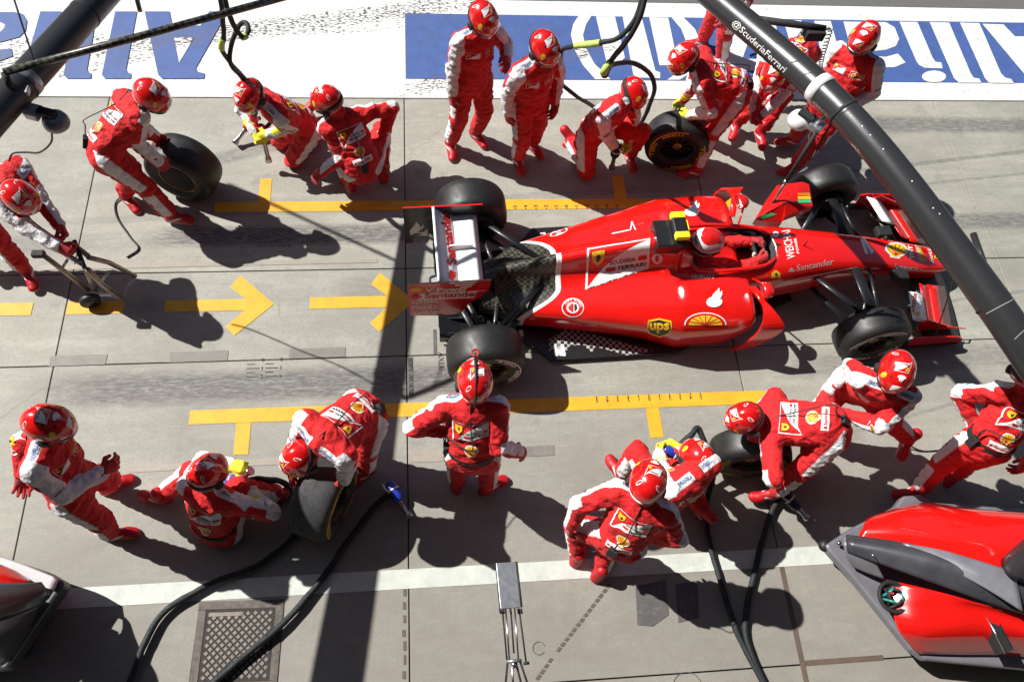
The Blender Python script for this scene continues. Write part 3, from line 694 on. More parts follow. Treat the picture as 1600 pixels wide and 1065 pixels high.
# steering wheel
sw = MB().box((2.50, 0, .56), (.018, .12, .07), 0, Matrix.Rotation(radians(-25), 3, 'Y')).build('steering_wheel', MAT['matt_black'], CAR, .02)
b = MB()
for y, z, k in ((-.08, .6, 0), (-.05, .62, 1), (.05, .62, 2), (.08, .6, 0), (-.06, .54, 1), (.06, .54, 0), (0, .51, 1)): b.box((2.482-(z-.56)*.45, y, z), (.008, .011, .011), k)
b.build('buttons', [MAT['decal_yellow'], MAT['decal_white'], MAT['decal_red']], sw)
# front wing
FWG = thing('front_wing', None, None); FWG.parent = CAR
sw_ = lambda y: -.16*max(0, abs(y)-.25)**1.2
wing([(4.62, .09), (4.5, .115), (4.3, .125), (4.22, .12), (4.3, .11), (4.5, .095)], -.82, .82, MAT['carbon_black'], 'main_plane', sweep=sw_, parent=FWG)
for s_ in (-1, 1):
    yy = lambda a, c: (a*s_, c*s_)
    k = lambda y: -.22*max(0, abs(y)-.27)
    wing([(4.56, .14), (4.42, .175), (4.33, .205), (4.34, .195), (4.45, .155)], *yy(.25, .70), MAT['car_red'], 'flap', sweep=k, parent=FWG)
    wing([(4.345, .20), (4.27, .235), (4.2, .28), (4.21, .265), (4.28, .22)], *yy(.27, .70), MAT['car_red'], 'flap', sweep=k, parent=FWG)
    wing([(4.22, .285), (4.14, .325), (4.02, .37), (4.03, .36), (4.15, .30)], *yy(.40, .70), [MAT['wing_white']], 'flap', sweep=k, parent=FWG)
    wing([(4.17, .19), (4.09, .225), (4.04, .27), (4.05, .26), (4.12, .2)], *yy(.52, .78), MAT['carbon_black'], 'flap', sweep=k, parent=FWG)
    b = slab_xz([(4.54, .06), (4.52, .15), (4.44, .20), (4.05, .24), (3.98, .22), (4.0, .06)], .825*s_-.006, .825*s_+.006, MB(), 0, 0); b.build('end_plate', MAT['car_red'], FWG)
    MB().box((4.22, .80*s_, .06), (.3, .04, .006)).build('foot_plate', MAT['carbon_black'], FWG)
    for xo, zz in ((0, .2), (.1, .17)): b = MB().tube(crom([(4.30+xo, .70*s_, zz), (4.42+xo, .735*s_, zz+.01), (4.50+xo, .72*s_, zz-.03)], 4), .007, 0, 6); b.build('turning_vane', MAT['car_red'], FWG)
    b = slab_xz([(4.52, .12), (4.42, .25), (4.15, .3), (4.2, .12)], .125*s_-.008, .125*s_+.008, MB(), 0, 0); b.build('pylon', MAT['car_red'], FWG)
    b = slab_xz([(4.48, .14), (4.36, .22), (4.1, .36), (4.02, .33), (4.1, .15)], .71*s_-.006, .71*s_+.006, MB(), 0, 0); b.build('fence', MAT['car_red'], FWG)
# ---- print on the car
bpy.context.view_layer.update()
cf = cam_fn(CAR); bvB = bvh_of([BODY, NOSE])
px = lambda sh, x, y, w_, h_, sk=(0, 0): xf(sh, (x, y), (w_, sk[1]), (sk[0], -h_))
L = []
L += px(emblem(), 916, 452, 97, 64, (3, -16))
L += px(flame(), 1100, 478, 24, 30, (14, 4)) + px(flame(), 1066, 336, 22, 24, (14, 4))
L += [G('decal_white', ell(1102, 507, 33, 19, 18, 178, 362)), G('car_red', ell(1102, 507, 31, 17.5, 18, 178, 362), 1.5), G('decal_yellow', ell(1102, 507, 26, 14.5, 18, 178, 362), 2)]
for a in (200, 222, 246, 270, 294, 318, 340): L.append(line2((1102, 507), (1102+26*cos(radians(a)), 507+14.5*sin(radians(a))), 1.3, 'decal_red', 2.6))
L += [G('decal_yellow', [(1013, 500), (1030, 497), (1049, 501), (1050, 512), (1046, 521), (1031, 527), (1014, 521), (1011, 513)]), G('decal_black', [(1014, 503), (1030, 499.5), (1047, 504), (1048, 513), (1044, 520), (1031, 525), (1016, 520), (1013, 513)], 1.5),
      T('decal_yellow', 'ups', 1015, 520, 1046, 504, 2.2, .04)]
L += [G('decal_white', ell(895, 480.5, 17.5, 15)), G('car_red', ell(895, 480.5, 16, 13.6), 1.5), G('decal_white', ell(895, 480.5, 10, 8.6), 2), G('decal_red', [(888, 479), (893, 479), (893, 474), (896, 474), (896, 487), (893, 487), (893, 482), (888, 482)], 2.6), G('decal_black', [(898, 474), (901, 476), (898, 479), (902, 482), (898, 487), (900, 481), (897, 478)], 2.6)]
for k, ch in enumerate('ALFA ROMEO'):
    if ch == ' ': continue
    a = radians(205+k*15); o_ = (895+12.1*cos(a), 480.5+10.4*sin(a)); r_ = (-sin(a)*3, cos(a)*3); u_ = (cos(a)*3, sin(a)*3)
    L.append(T('decal_white', ch, 0, 0, 0, 0, 2.2, .02, 0, (o_, r_, u_)))
L += [G('decal_white', ell(1027, 404, 8.5, 8)), T('decal_red', 'E', 1024, 408.5, 1030, 399.5, 2, .03), T('decal_white', 'HUBLOT', 1081, 435, 1117, 429, 1, .02)]
L += [line2((956, 365), (985, 359), 1.6, 'decal_white'), line2((985, 359), (987.5, 346), 1.8, 'decal_white'), line2((987, 346), (993, 359), 1.8, 'decal_white')]
L += [G('decal_white', ell(873, 363, 15, 4.2, 14, 0, 360, -20)), G('decal_red', ell(866, 366, 5, 2.2, 14, 0, 360, -20), 2), G('decal_red', ell(880, 361, 5, 2, 14, 0, 360, -20), 2), G('decal_red', ell(873, 363, 2, 1.2), 2)]
b_ = lambda s, o, r, u, m='decal_white', bo=.02: T(m, s, 0, 0, 0, 0, 1, bo, 0, (o, r, u))
L += [b_('WEICHAI', (1243, 403), (-9, -44), (-13, 2), 'decal_white', .012), G('decal_white', ell(1212, 366, 5, 4.6)), T('car_red', '0', 1210.5, 368, 1213.5, 364, 2, .02), b_('POWER', (1249, 396), (-5, -24), (-4, 0), 'decal_white', .03)]
L += [G('decal_black', [(1211, 379), (1222, 382), (1213, 385)])]
L += [b_('Santander', (1244, 424), (58, -11), (1, -10), 'decal_grey', 0)] + px(flame('decal_grey', 1), 1232, 425, 10, 7)
L += shield(1212, 428, 7, 6)
L += [G('decal_white', [(1344, 373), (1349, 372), (1354, 390), (1357, 397), (1352, 397)]), G('decal_white', [(1347, 372), (1351, 373), (1366, 393), (1361, 397)], 1.2)]
L += xf(scallop(1), (1380, 400), (36, 6), (5, -24))
L += [b_('TNT', (1429, 405), (-4, -21), (-7, -1), 'decal_white', .05), b_('KASPERSKY', (1441, 409), (-7, -26), (-5, -1), 'decal_white', .01),
      G('decal_yellow', [(1441, 409), (1433, 386), (1438, 385), (1447, 409)]), b_('PIRELLI', (1446, 408), (-7, -21), (-3.5, -.5), 'decal_red', .03), b_('MAHLE', (1460, 411), (-6, -22), (-5, -1), 'decal_white', .02)]
L += shield(1462, 401, 2.5, 3) + [b_('kaspersky', (1398, 419), (42, 6), (1, -7), 'decal_grey', .01), line2((1205, 444), (1340, 417), 1.2, 'decal_white')]
print_on('livery_print', CAR, bvB, cf, L, 4, .0034)['kind'] = 'stuff'
bvF = bvh_of([FLOOR])
L1 = [G('twill', [(858, 530), (880, 515), (920, 520), (1020, 548), (940, 562), (858, 568)]), G('decal_white', [(864, 538), (869, 538), (870, 546), (877, 546), (876, 538), (881, 538), (884, 556), (879, 556), (878, 549), (871, 549), (872, 556), (867, 556)], 2)]
L2 = [G('decal_white', [(836, 356), (841, 355), (843, 361), (851, 360), (850, 355), (855, 354), (858, 367), (853, 368), (852, 363), (844, 364), (845, 368), (840, 368)], 2)]
for L in (L1, L2): print_on('floor_print', CAR, bvF, cf, L, 30)
bpy.context.view_layer.update()
eps = [o for o in RW.children if o.name.startswith('end_plate')]
W_ = lambda s, o, r, u, m='decal_white', bo=.02, sh=0: T(m, s, 0, 0, 0, 0, 2, bo, sh, (o, r, u))
L = [G('decal_white', [(637, 459), (762, 453), (760, 459), (755, 465), (637, 469)]), W_('Santander', (663, 466), (88, -3.5), (.6, -8.5), 'decal_red', .03), W_('V-Power', (664, 456.5), (67, -2.8), (.6, -6.5), 'decal_white', .03), G('decal_yellow', ell(650, 452, 9, 3.4))]
L += px(flame('decal_red', 1.5), 642, 466, 18, 8) + [W_('QMMR', (643, 475), (42, -1.5), (.8, -7), 'decal_white', .02), W_('MAHLE', (644, 482), (40, -1.5), (.6, -5), 'decal_white', .02), W_('telcel', (646, 491), (44, -1.5), (1, -7.5), 'decal_white', .03, .3)]
for k in range(3): L.append(G('decal_white', [(702+k*8, 441.5+k*3.2), (746-k*4, 439.2+k*3.2), (744-k*4, 441.4+k*3.2), (704+k*8, 443.6+k*3.2)]))
print_on('sponsor_print', RW, bvh_of([eps[0]]), cf, L, 20)
print_on('sponsor_print', RW, bvh_of([eps[1]]), cf, [(m, P, f, l) for m, P, f, l in xf(flame('decal_white', 1), (630, 382), (50, 0), (0, -36))], 20)
print_on('sponsor_print', RW, bvh_of([FLAP]), cf, [T('decal_red', 'Santander', 0, 0, 0, 0, 1, .04, 0, ((714, 413), (-13, -88), (-15, 2)))]+xf(flame('decal_red', 1), (702, 439), (-2, -17), (15, -2)), 4)
fl_ = [o for o in FWG.children if o.name.startswith('flap')]; bvW = bvh_of(fl_)
print_on('sponsor_print', FWG, bvW, cf, [T('decal_red', 'Santander', 0, 0, 0, 0, 1, .03, 0, ((1428, 492), (6, -38), (-9, -1))), T('decal_white', 'V-Power', 0, 0, 0, 0, 1, .03, 0, ((1440, 484), (2, -32), (-7, -1))), G('decal_yellow', ell(1433, 490, 4, 4)),
   T('decal_red', 'Santander', 0, 0, 0, 0, 1, .02, 0, ((1380, 366), (-30, -32), (-4, 4))), T('decal_white', 'V-Power', 0, 0, 0, 0, 1, .03, 0, ((1392, 362), (-18, -26), (-6, 4)))], 5)['kind'] = 'stuff'
print_on('sponsor_print', FWG, bvh_of([o for o in FWG.children if o.name.startswith('end_plate')]), cf, [W_('Santander', (1432, 524), (62, -4.5), (1, -7), 'decal_grey', .01)], 20)
mi_ = [o for o in CAR.children if o.name.startswith('mirror')]
for o in mi_: print_on('mirror_print', o, bvh_of([o]), cf, px(flame('decal_white', 1), 1188, 443, 12, 14) + px(flame('decal_white', 1), 1151, 325, 10, 12), 6)
# ================================================================ PEOPLE
def az(a): return Vector((cos(radians(a)), sin(radians(a)), 0))
class Field:
    """smooth union of tapered limbs, sampled on a grid and meshed as one continuous surface"""
    def __init__(s, lo, hi, h):
        s.h = h; s.o = np.array(lo, float)-2*h; s.n = np.ceil((np.array(hi)-s.o)/h).astype(int)+3
        s.F = np.full(s.n, .2, np.float32)
    def put(s, fn, lo, hi, k, sub=False, pad=.07):
        a = np.maximum(0, ((np.array(lo)-pad-s.o)/s.h).astype(int)); b_ = np.minimum(s.n, ((np.array(hi)+pad-s.o)/s.h).astype(int)+2)
        if (b_ <= a).any(): return
        ax = [s.o[i]+s.h*np.arange(a[i], b_[i]) for i in range(3)]
        P = np.stack(np.meshgrid(*ax, indexing='ij'), -1)
        d = fn(P).astype(np.float32); sl = tuple(slice(a[i], b_[i]) for i in range(3)); A = s.F[sl]
        if sub: s.F[sl] = np.maximum(A, -d); return
        q = np.maximum(k-np.abs(A-d), 0); s.F[sl] = np.minimum(A, d)-q*q/(4*k)
    def cone(s, a, b_, ra, rb, k=.025, flat=None, f=1.0):
        a = np.array(a); b_ = np.array(b_); r = max(ra, rb)
        s.put(lambda P: cone_d(P, a, b_, ra, rb, flat, f), np.minimum(a, b_)-r, np.maximum(a, b_)+r, k)
    def mesh(s):
        F = s.F; I = F < 0; n = F.shape
        c = sum(I[dx:n[0]-1+dx, dy:n[1]-1+dy, dz:n[2]-1+dz].astype(np.int8) for dx in (0, 1) for dy in (0, 1) for dz in (0, 1))
        act = (c > 0) & (c < 8); ids = np.full(act.shape, -1, np.int64); idx = np.argwhere(act); ids[act] = np.arange(len(idx))
        acc = np.zeros((len(idx), 3)); cnt = np.zeros(len(idx))
        off = [np.array((x, y, z)) for x in (0, 1) for y in (0, 1) for z in (0, 1)]
        val = {tuple(o): F[idx[:, 0]+o[0], idx[:, 1]+o[1], idx[:, 2]+o[2]] for o in off}
        for o in off:
            for ax in range(3):
                if o[ax]: continue
                q = o.copy(); q[ax] = 1; fa, fb = val[tuple(o)], val[tuple(q)]; m = (fa < 0) != (fb < 0)
                t = np.where(m, fa/np.where(m, fa-fb, 1), 0)
                p = idx+o[None, :]; p = p.astype(float); p[:, ax] += t
                acc[m] += p[m]; cnt[m] += 1
        V = s.o+s.h*(acc/cnt[:, None]); Q = []
        for ax in range(3):
            u, v = [(1, 2), (2, 0), (0, 1)][ax]
            sl0 = [slice(None)]*3; sl1 = [slice(None)]*3; sl0[ax] = slice(0, -1); sl1[ax] = slice(1, None)
            A, B = I[tuple(sl0)], I[tuple(sl1)]; e = np.argwhere(A != B)
            e = e[(e[:, u] > 0) & (e[:, v] > 0)]
            e = e[(e[:, u] < n[u]-1) & (e[:, v] < n[v]-1)]
            ins = A[e[:, 0], e[:, 1], e[:, 2]]
            def cell(du, dv):
                w_ = e.copy(); w_[:, u] -= du; w_[:, v] -= dv; return ids[w_[:, 0], w_[:, 1], w_[:, 2]]
            q = np.stack([cell(1, 1), cell(0, 1), cell(0, 0), cell(1, 0)], 1); q[~ins] = q[~ins][:, ::-1]; Q.append(q)
        return V, np.concatenate(Q)
def cone_d(P, a, b_, ra, rb, flat=None, f=1.0):
    q = P-a
    if flat is not None: q = q+(q@flat)[..., None]*flat*(f-1)
    ab = b_-a; t = np.clip((q@ab)/max(1e-9, ab@ab), 0, 1)
    return np.linalg.norm(q-t[..., None]*ab, axis=-1)-(ra+(rb-ra)*t)
def mesh_from(name, V, Q, mats, attrs=None):
    me = bpy.data.meshes.new(name); me.vertices.add(len(V)); me.vertices.foreach_set('co', np.asarray(V, np.float32).ravel())
    me.loops.add(len(Q)*4); me.loops.foreach_set('vertex_index', Q.ravel().astype(np.int32)); me.polygons.add(len(Q))
    me.polygons.foreach_set('loop_start', np.arange(0, len(Q)*4, 4, dtype=np.int32)); me.polygons.foreach_set('loop_total', np.full(len(Q), 4, np.int32))
    me.polygons.foreach_set('use_smooth', np.ones(len(Q), bool)); me.update(calc_edges=True); me.validate()
    for m in mats: me.materials.append(m)
    for k, v in (attrs or {}).items():
        a = me.attributes.new(k, 'FLOAT', 'POINT'); a.data.foreach_set('value', np.asarray(v, np.float32))
    return me
nv = lambda v: np.array(tuple(v), float)
def ik(a, b_, l1, l2, pole):
    d = b_-a; L = d.length
    if L > (l1+l2)*.995: b_ = a+d*((l1+l2)*.995/L); d = b_-a; L = d.length
    if L < abs(l1-l2)+.04: L = abs(l1-l2)+.04
    u = d.normalized(); x = (l1*l1-l2*l2+L*L)/(2*L); h = sqrt(max(0, l1*l1-x*x)); p = pole-u*pole.dot(u)
    p = p.normalized() if p.length > 1e-4 else u.orthogonal().normalized()
    return a+u*x+p*h, b_
# ---- prototypes: helmet, goggles, hands, boots
def helmet_parts():
    def surf(a, e, s=1.0):       # azimuth from front (+y), elevation
        ca, sa, ce, se = cos(a), sin(a), cos(e), sin(e)
        x, y, z = .122*s*ce*sa, .158*s*ce*ca, .138*s*se
        y -= .012*max(0, -se); z += .012*max(0, -ca)*ce
        return Vector((x, y, z))
    na, ne = 40, 14; rows = []
    for i in range(ne):
        r = []
        for j in range(na):
            a = 2*pi*j/na; fr = max(0, cos(a)); low = radians(-38)+radians(33)*fr**1.5
            e = low+(radians(90)-low)*i/ne; p = surf(a, e); rdg = 1+.018*cos(6*a)*max(0, sin(2*e)); r.append(Vector((p.x*rdg, p.y*rdg, p.z)))
        rows.append(r)
    inner = [[p*.92 for p in rows[0]]]+[[Vector((p.x*.9, p.y*.9, p.z*.9)) for p in r] for r in rows[2:8:3]]
    b = MB(); b.rings(rows, 0, True, False, False); top = Vector((0, 0, .138))
    k = len(b.v); b.add([top], []); 
    for j in range(na): b.f.append([k-na+j, k-na+(j+1) % na, k]); b.m.append(0); b.sm.append(True)
    b.rings(inner[::-1]+[rows[0]], 1, True, False, False)
    sh = b.build('helmet', [MAT['helmet_red'], MAT['nylon_black']])
    bv = bvh_of([sh]); L = []
    L += xf(emblem(False), (-.045, -.075), (.09, 0), (.012, .085))+[T('decal_black', 'FERRARI', -.02, -.052, .035, -.042, 2)]
    L += xf(flame(), (-.028, .03), (.056, 0), (0, .05))
    L += [(m, [(x, y) for x, y in P], f, l) for m, P, f, l in xf(emblem(False), (-.04, .098), (.075, 0), (.0, .045))]
    for sx in (-1, 1):
        L += [G('decal_black', ell(sx*.065, -.01, .006, .012)), G('decal_black', ell(sx*.062, .055, .005, .01)), G('decal_yellow', ell(sx*.098, .05, .012, .02)), G('decal_white', ell(sx*.06, -.11, .017, .01)), G('decal_red', ell(sx*.06, -.11, .013, .006), 2)]
    pr_ = print_on('helmet_print', None, bv, lambda x, y: (Vector((x, y, .5)), Vector((0, 0, -1))), L, .02)
    b = MB()
    ring = []
    for j in range(na+1):
        a = 2*pi*j/na; fr = max(0, cos(a)); low = radians(-38)+radians(33)*fr**1.5; ring.append(surf(a, low, 1.005))
    b.tube(ring, .004, 0, 6, False); trim = b.build('helmet_trim', MAT['decal_white'])
    b = MB(); rr = []
    for i in range(25):
        a = radians(-68+136*i/24); z0, z1 = -.075+.012*abs(sin(a))**2, -.012
        pts = []
        for z, o in ((z0, .94), (z0, 1.04), ((z0+z1)/2, 1.09), (z1, 1.05), (z1, .94)): p = Vector((.112*sin(a)*o, .146*cos(a)*o, z)); pts.append(p)
        rr.append(pts)
    b.rings(rr, 0); gg = b.build('goggles', MAT['goggle_black'])
    b = MB(); rr = []
    for i in range(21):
        a = radians(-50+100*i/20); rr.append([Vector((.112*sin(a)*o, .146*cos(a)*o, z)) for z, o in ((-.062, 1.06), (-.045, 1.125), (-.026, 1.085))])
    b.rings(rr, 0, False); ln = b.build('goggle_lens', MAT['lens'])
    b = MB(); rr = []
    for i in range(33):
        a = radians(66+228*i/32); e0, e1 = radians(-16-8*abs(cos(a))), radians(2-10*abs(cos(a)))
        rr.append([surf(a, e0, 1.012), surf(a, e0, 1.03), surf(a, e1, 1.03), surf(a, e1, 1.012)])
    b.rings(rr, 0); st = b.build('goggle_strap', MAT['nylon_black'])
    hs_ = []
    for sx in (-1, 1): b = MB(); b.rings([[Vector((sx*(.102+d), .0+r_*cos(t), -.055+r_*sin(t))) for t in [2*pi*k/14 for k in range(14)]] for d, r_ in ((-.01, .036), (.022, .036), (.03, .026))], 0); hs_.append(b.build('ear_cup', MAT['nylon_black']))
    pr_.parent = sh; trim.parent = sh; gg.parent = sh; hs_[0].parent = sh; hs_[1].parent = sh; ln.parent = sh; st.parent = sh
    return sh
def hand_mesh(side, curl, h=.0058):
    F = Field((-.085, -.07, -.12), (.085, .21, .07), h); f = side   # side +1: thumb towards -x (a right hand, palm down)
    A = lambda x, y, z: np.array((x*f, y, z))
    F.cone(A(0, -.055, 0), A(0, .012, 0), .042, .034, .012); F.cone(A(-.022, .03, 0), A(-.026, .085, -.004), .023, .02, .02); F.cone(A(.022, .03, 0), A(.026, .078, -.004), .022, .018, .02); F.cone(A(0, .02, 0), A(0, .085, 0), .026, .022, .02)
    for i, (x, L) in enumerate(((-.031, .074), (-.0105, .083), (.0105, .077), (.030, .062))):
        p = A(x, .088-.006*abs(i-1), -.003); ang = radians(12); r = .0125
        for k, fr in enumerate((.45, .32, .25)):
            ang += radians(curl*(.75, 1.15, .8)[k]); q = p+np.array(((i-1.5)*.003*f, cos(ang)*L*fr, -sin(ang)*L*fr)); F.cone(p, q, r, r*.92, .004); p = q; r *= .92
    F.cone(A(-.03, .03, -.008), A(-.058, .062, -.028), .0175, .0145, .01); F.cone(A(-.058, .062, -.028), A(-.058+.012*curl/40, .095, -.028-.03*curl/40), .0145, .012, .004)
    V, Q = F.mesh(); return mesh_from('glove', V, Q, [MAT['glove_red']])
def boot_mesh(h=.0085):
    F = Field((-.07, -.11, -.1), (.07, .23, .13), h); c = lambda *a: np.array(a)
    F.cone(c(0, -.01, .1), c(0, -.015, -.02), .05, .05, .03); F.cone(c(0, -.045, -.05), c(0, -.03, -.03), .042, .045, .03); F.cone(c(0, -.01, -.02), c(0, .12, -.052), .05, .036, .03)
    F.cone(c(-.008, .11, -.05), c(.012, .165, -.062), .044, .038, .02, c(0, 0, 1.), 1.25); F.cone(c(0, -.04, -.07), c(0, .15, -.07), .047, .048, .02, c(0, 0, 1.), 1.6)
    V, Q = F.mesh(); V[:, 2] = np.maximum(V[:, 2], -.088)
    sole = (-.07-V[:, 2])*30; s = .30-np.abs(V[:, 2]+.028-.28*(V[:, 1]-.03))*22-np.abs(V[:, 1]-.03)*2.6
    s = np.where(np.abs(V[:, 0]) > .024, s, -1)
    return mesh_from('boot', V, Q, [MAT['boot_red']], {'panel': np.maximum(sole, s)})
HELMET = helmet_parts(); BOOT = boot_mesh()
HANDS = {(s, c): hand_mesh(s, cv) for s in (1, -1) for c, cv in (('relaxed', 22), ('grip', 58), ('flat', 7))}
def frame(y, z):
    """rotation whose y axis runs along y and whose z axis lies as close as possible to z"""
    y = y.normalized(); z = z-y*z.dot(y); z = z.normalized() if z.length > 1e-4 else y.orthogonal().normalized(); x = y.cross(z)
    m = Matrix.Identity(3)
    for i in range(3): m[i][0], m[i][1], m[i][2] = x[i], y[i], z[i]
    return m
PEOPLE = []
def person(lab, head, hf, neck, pelv, bf, hands, feet, elbows=(None, None), knees=(None, None), toes=(0, 0), glove='glove_red', grip='relaxed', belt=False, radio=None, back=('panel', 'scallop', 'strip'),
           front=True, strap=True, group='pit crew in red suits', h=.0145, spine=.50, palms=(None, None), toepitch=(0, 0), fixed=False, white=True, hpitch=25, hroll=0, bare=False):
    """joints are points of the place, each given as photograph pixel and height; L first, R second"""
    g = lambda p: p.copy() if isinstance(p, Vector) else at(*p)
    P, Nk, Hd = g(pelv), g(neck), g(head); f0 = az(bf)
    if not fixed:          # let the neck slide along its line of sight until the back has a human length
        best = min((abs((at(neck[0], neck[1], neck[2]+dz*.01)-P).length-spine)+abs(dz)*.0006, dz) for dz in range(-45, 46)) if not isinstance(neck, Vector) else (0, 0)
        if best[1]: Nk = at(neck[0], neck[1], neck[2]+best[1]*.01)
        if abs((Nk-P).length-spine) > .03: P = Nk+(P-Nk).normalized()*spine
        if not isinstance(head, Vector):
            best = min((abs((at(head[0], head[1], head[2]+dz*.01)-Nk).length-.235)+abs(dz)*.0004, dz) for dz in range(-40, 41)); Hd = at(head[0], head[1], head[2]+best[1]*.01)
        if abs((Hd-Nk).length-.235) > .05: Hd = Nk+(Hd-Nk).normalized()*.24
    up = (Nk-P).normalized(); fr = up.cross(f0.cross(Vector((0, 0, 1)))).normalized(); rt = fr.cross(up).normalized()
    pu = (up*.55+Vector((0, 0, 1))*.6).normalized(); pf = pu.cross(f0.cross(Vector((0, 0, 1)))).normalized(); prt = pf.cross(pu).normalized()
    sh = [Nk-up*.055-rt*.185, Nk-up*.055+rt*.185]; hp = [P-prt*.095-pu*.02, P+prt*.095-pu*.02]
    hd = [g(p) for p in hands]; ft = [g(p) for p in feet]; el = []; kn = []
    for i in (0, 1):
        s_ = -1 if i == 0 else 1
        pole = (g(elbows[i])-(sh[i]+hd[i])/2) if elbows[i] else rt*s_*.7-fr*.5-Vector((0, 0, .5))
        hv = hd[i]-sh[i]; wr = hd[i]-hv.normalized()*.0
        e, hd[i] = ik(sh[i], wr, .295, .262, pole); el.append(e)
        pole = (g(knees[i])-(hp[i]+ft[i])/2) if knees[i] else pf+prt*s_*.2
        kx, ft[i] = ik(hp[i], ft[i], .43, .43, pole); kn.append(kx)
    base = Vector(((ft[0].x+ft[1].x)/2, (ft[0].y+ft[1].y)/2, 0))
    root = thing('person', lab, 'person', base, 0, group)
    B = lambda v: nv(v-base)
    pts = [P, Nk, Hd]+sh+hp+hd+ft+el+kn; lo = np.min([B(p) for p in pts], 0)-.2; hi = np.max([B(p) for p in pts], 0)+.2
    F = Field(lo, hi, h); frn = nv(fr); pfn = nv(pf)
    mid = P.lerp(Nk, .5)-fr*.0
    F.cone(B(P-pu*.03), B(P+pu*.07), .166, .158, .04, pfn, 1.26)
    F.cone(B(P+pu*.06), B(mid), .158, .165, .05, frn, 1.3); F.cone(B(mid), B(Nk-up*.10), .168, .158, .05, frn, 1.32)
    F.cone(B(sh[0]+rt*.03-up*.01), B(sh[1]-rt*.03-up*.01), .076, .076, .05); F.cone(B(Nk-up*.03), B(sh[0]), .06, .062, .05); F.cone(B(Nk-up*.03), B(sh[1]), .06, .062, .05)
    hup = None
    if isinstance(hf, tuple): hfv = Vector(hf)
    else: hfv = az(hf)*cos(radians(hpitch))-Vector((0, 0, 1))*sin(radians(hpitch))
    HR = frame(hfv, (Hd-Nk).normalized()*.5+Vector((0, 0, 1))); 
    if hroll: HR = HR @ Matrix.Rotation(radians(hroll), 3, 'Y')
    hu = HR @ Vector((0, 0, 1)); hF = HR @ Vector((0, 1, 0)); hX = HR @ Vector((1, 0, 0))
    F.cone(B(Nk-up*.05), B(Hd-hu*.07-hF*.02), .062, .056, .03)
    F.cone(B(Hd+hu*.015-hF*.01), B(Hd-hu*.06+hF*.025), .094, .074, .02); F.cone(B(Hd-hu*.085+hF*.055), B(Hd-hu*.1+hF*.07), .043, .035, .02); F.cone(B(Hd-hu*.03+hF*.1), B(Hd-hu*.06+hF*.122), .012, .017, .012)
    for i in (0, 1):
        F.cone(B(sh[i]), B(el[i]), .077, .063, .03); F.cone(B(el[i]), B(hd[i]), .062, .047, .018)
        F.cone(B(hp[i]), B(kn[i]), .109, .082, .03); F.cone(B(kn[i]), B(ft[i]+(kn[i]-ft[i]).normalized()*.07), .081, .068, .02)
    V, Q = F.mesh()
    # normals from the field of faces, then cloth folds
    e1 = V[Q[:, 2]]-V[Q[:, 0]]; e2 = V[Q[:, 3]]-V[Q[:, 1]]; fn = np.cross(e1, e2); nn = np.zeros_like(V)
    for c in range(4): np.add.at(nn, Q[:, c], fn)
    nn /= np.linalg.norm(nn, axis=1)[:, None]+1e-9
    seed = Vector((len(PEOPLE)*3.7, 1.3, 0)); amp = np.empty(len(V)); hc = B(Hd)
    for i, p in enumerate(V):
        q = Vector(p)*9+seed; q.z *= 1.6; a = noise.noise(q); c = noise.noise(q*2.3+seed); amp[i] = .0105*(1-abs(a)*3)+.0045*(1-abs(c)*2.6)
    keep = np.linalg.norm(V-hc, axis=1) > .15
    V = V+nn*(amp*keep)[:, None]
    # where the white panels are
    segs = []; pat = np.full(len(V), -1.0); dbest = cone_d(V, B(P), B(Nk), .15, .15, frn, 1.3)
    for i in (0, 1):
        s_ = -1 if i == 0 else 1
        lat = nv(rt*s_); plat = nv(prt*s_)
        for a, c, ra, rb, o, thr, kind in ((sh[i], el[i], .071, .058, lat*.6+frn*.7+nv(up)*.45, .6, 0), (el[i], hd[i], .057, .045, lat*.5+frn*.2+nv(up)*.4-nv((hd[i]-el[i]).normalized())*.2, .05, 1), (hp[i], kn[i], .1, .076, plat*1.0, .87, 2), (kn[i], ft[i], .075, .06, plat*.9-pfn*.25, .8, 3)):
            A_1, C_1 = B(a), B(c); ab = C_1-A_1; L = np.linalg.norm(ab); ab /= L; t = (V-A_1)@ab/L; q = V-A_1-(t*L)[:, None]*ab; ql = np.linalg.norm(q, axis=1)+1e-6
            oo = o-ab*(o@ab); oo /= np.linalg.norm(oo)+1e-9; cs = (q@oo)/ql; d = cone_d(V, A_1, C_1, ra, rb)
            val = (cs-thr)*.8
            if kind == 2: val = np.minimum(val, (.9-t)*3)
            if kind == 3: val = np.minimum(val, np.minimum((t-.1)*3, (.86-t)*3))
            if kind == 0: val = np.where(t > .82, np.maximum(val, (cs+.35)*.8), val)
            m = d < dbest-.012*(kind == 0); pat[m] = val[m]; dbest = np.minimum(d, dbest)
        A_1, C_1 = B(Nk), B(sh[i]+rt*s_*.03); ab = C_1-A_1; L = np.linalg.norm(ab); ab /= L; t = (V-A_1)@ab/L; q = V-A_1-(t*L)[:, None]*ab
        val = np.minimum(.036-np.abs(q@frn-.005), np.minimum((t-.12)*.25, (1.35-t)*.25))*12; val = np.where((q@nv(up)) > -.0, val, -1); m = np.linalg.norm(q, axis=1) < .12; pat[m] = np.maximum(pat[m], val[m])
    if not white: pat[:] = -1
    hv = V-hc; zz = hv@nv(hu); yy_ = hv@nv(hF); mask = np.where((np.linalg.norm(hv, axis=1) < .17) & (yy_ > .05), np.minimum(.06-np.abs(zz+.065), .07-np.abs(hv@nv(hX)))*6, -1)
    me = mesh_from('body', V, Q, [MAT['race_suit']], {'panel': pat, 'mask': mask})
    body = link(bpy.data.objects.new('body', me), root)
    def put(o, loc, R): o.matrix_local = Matrix.Translation(loc-base) @ R.to_4x4()
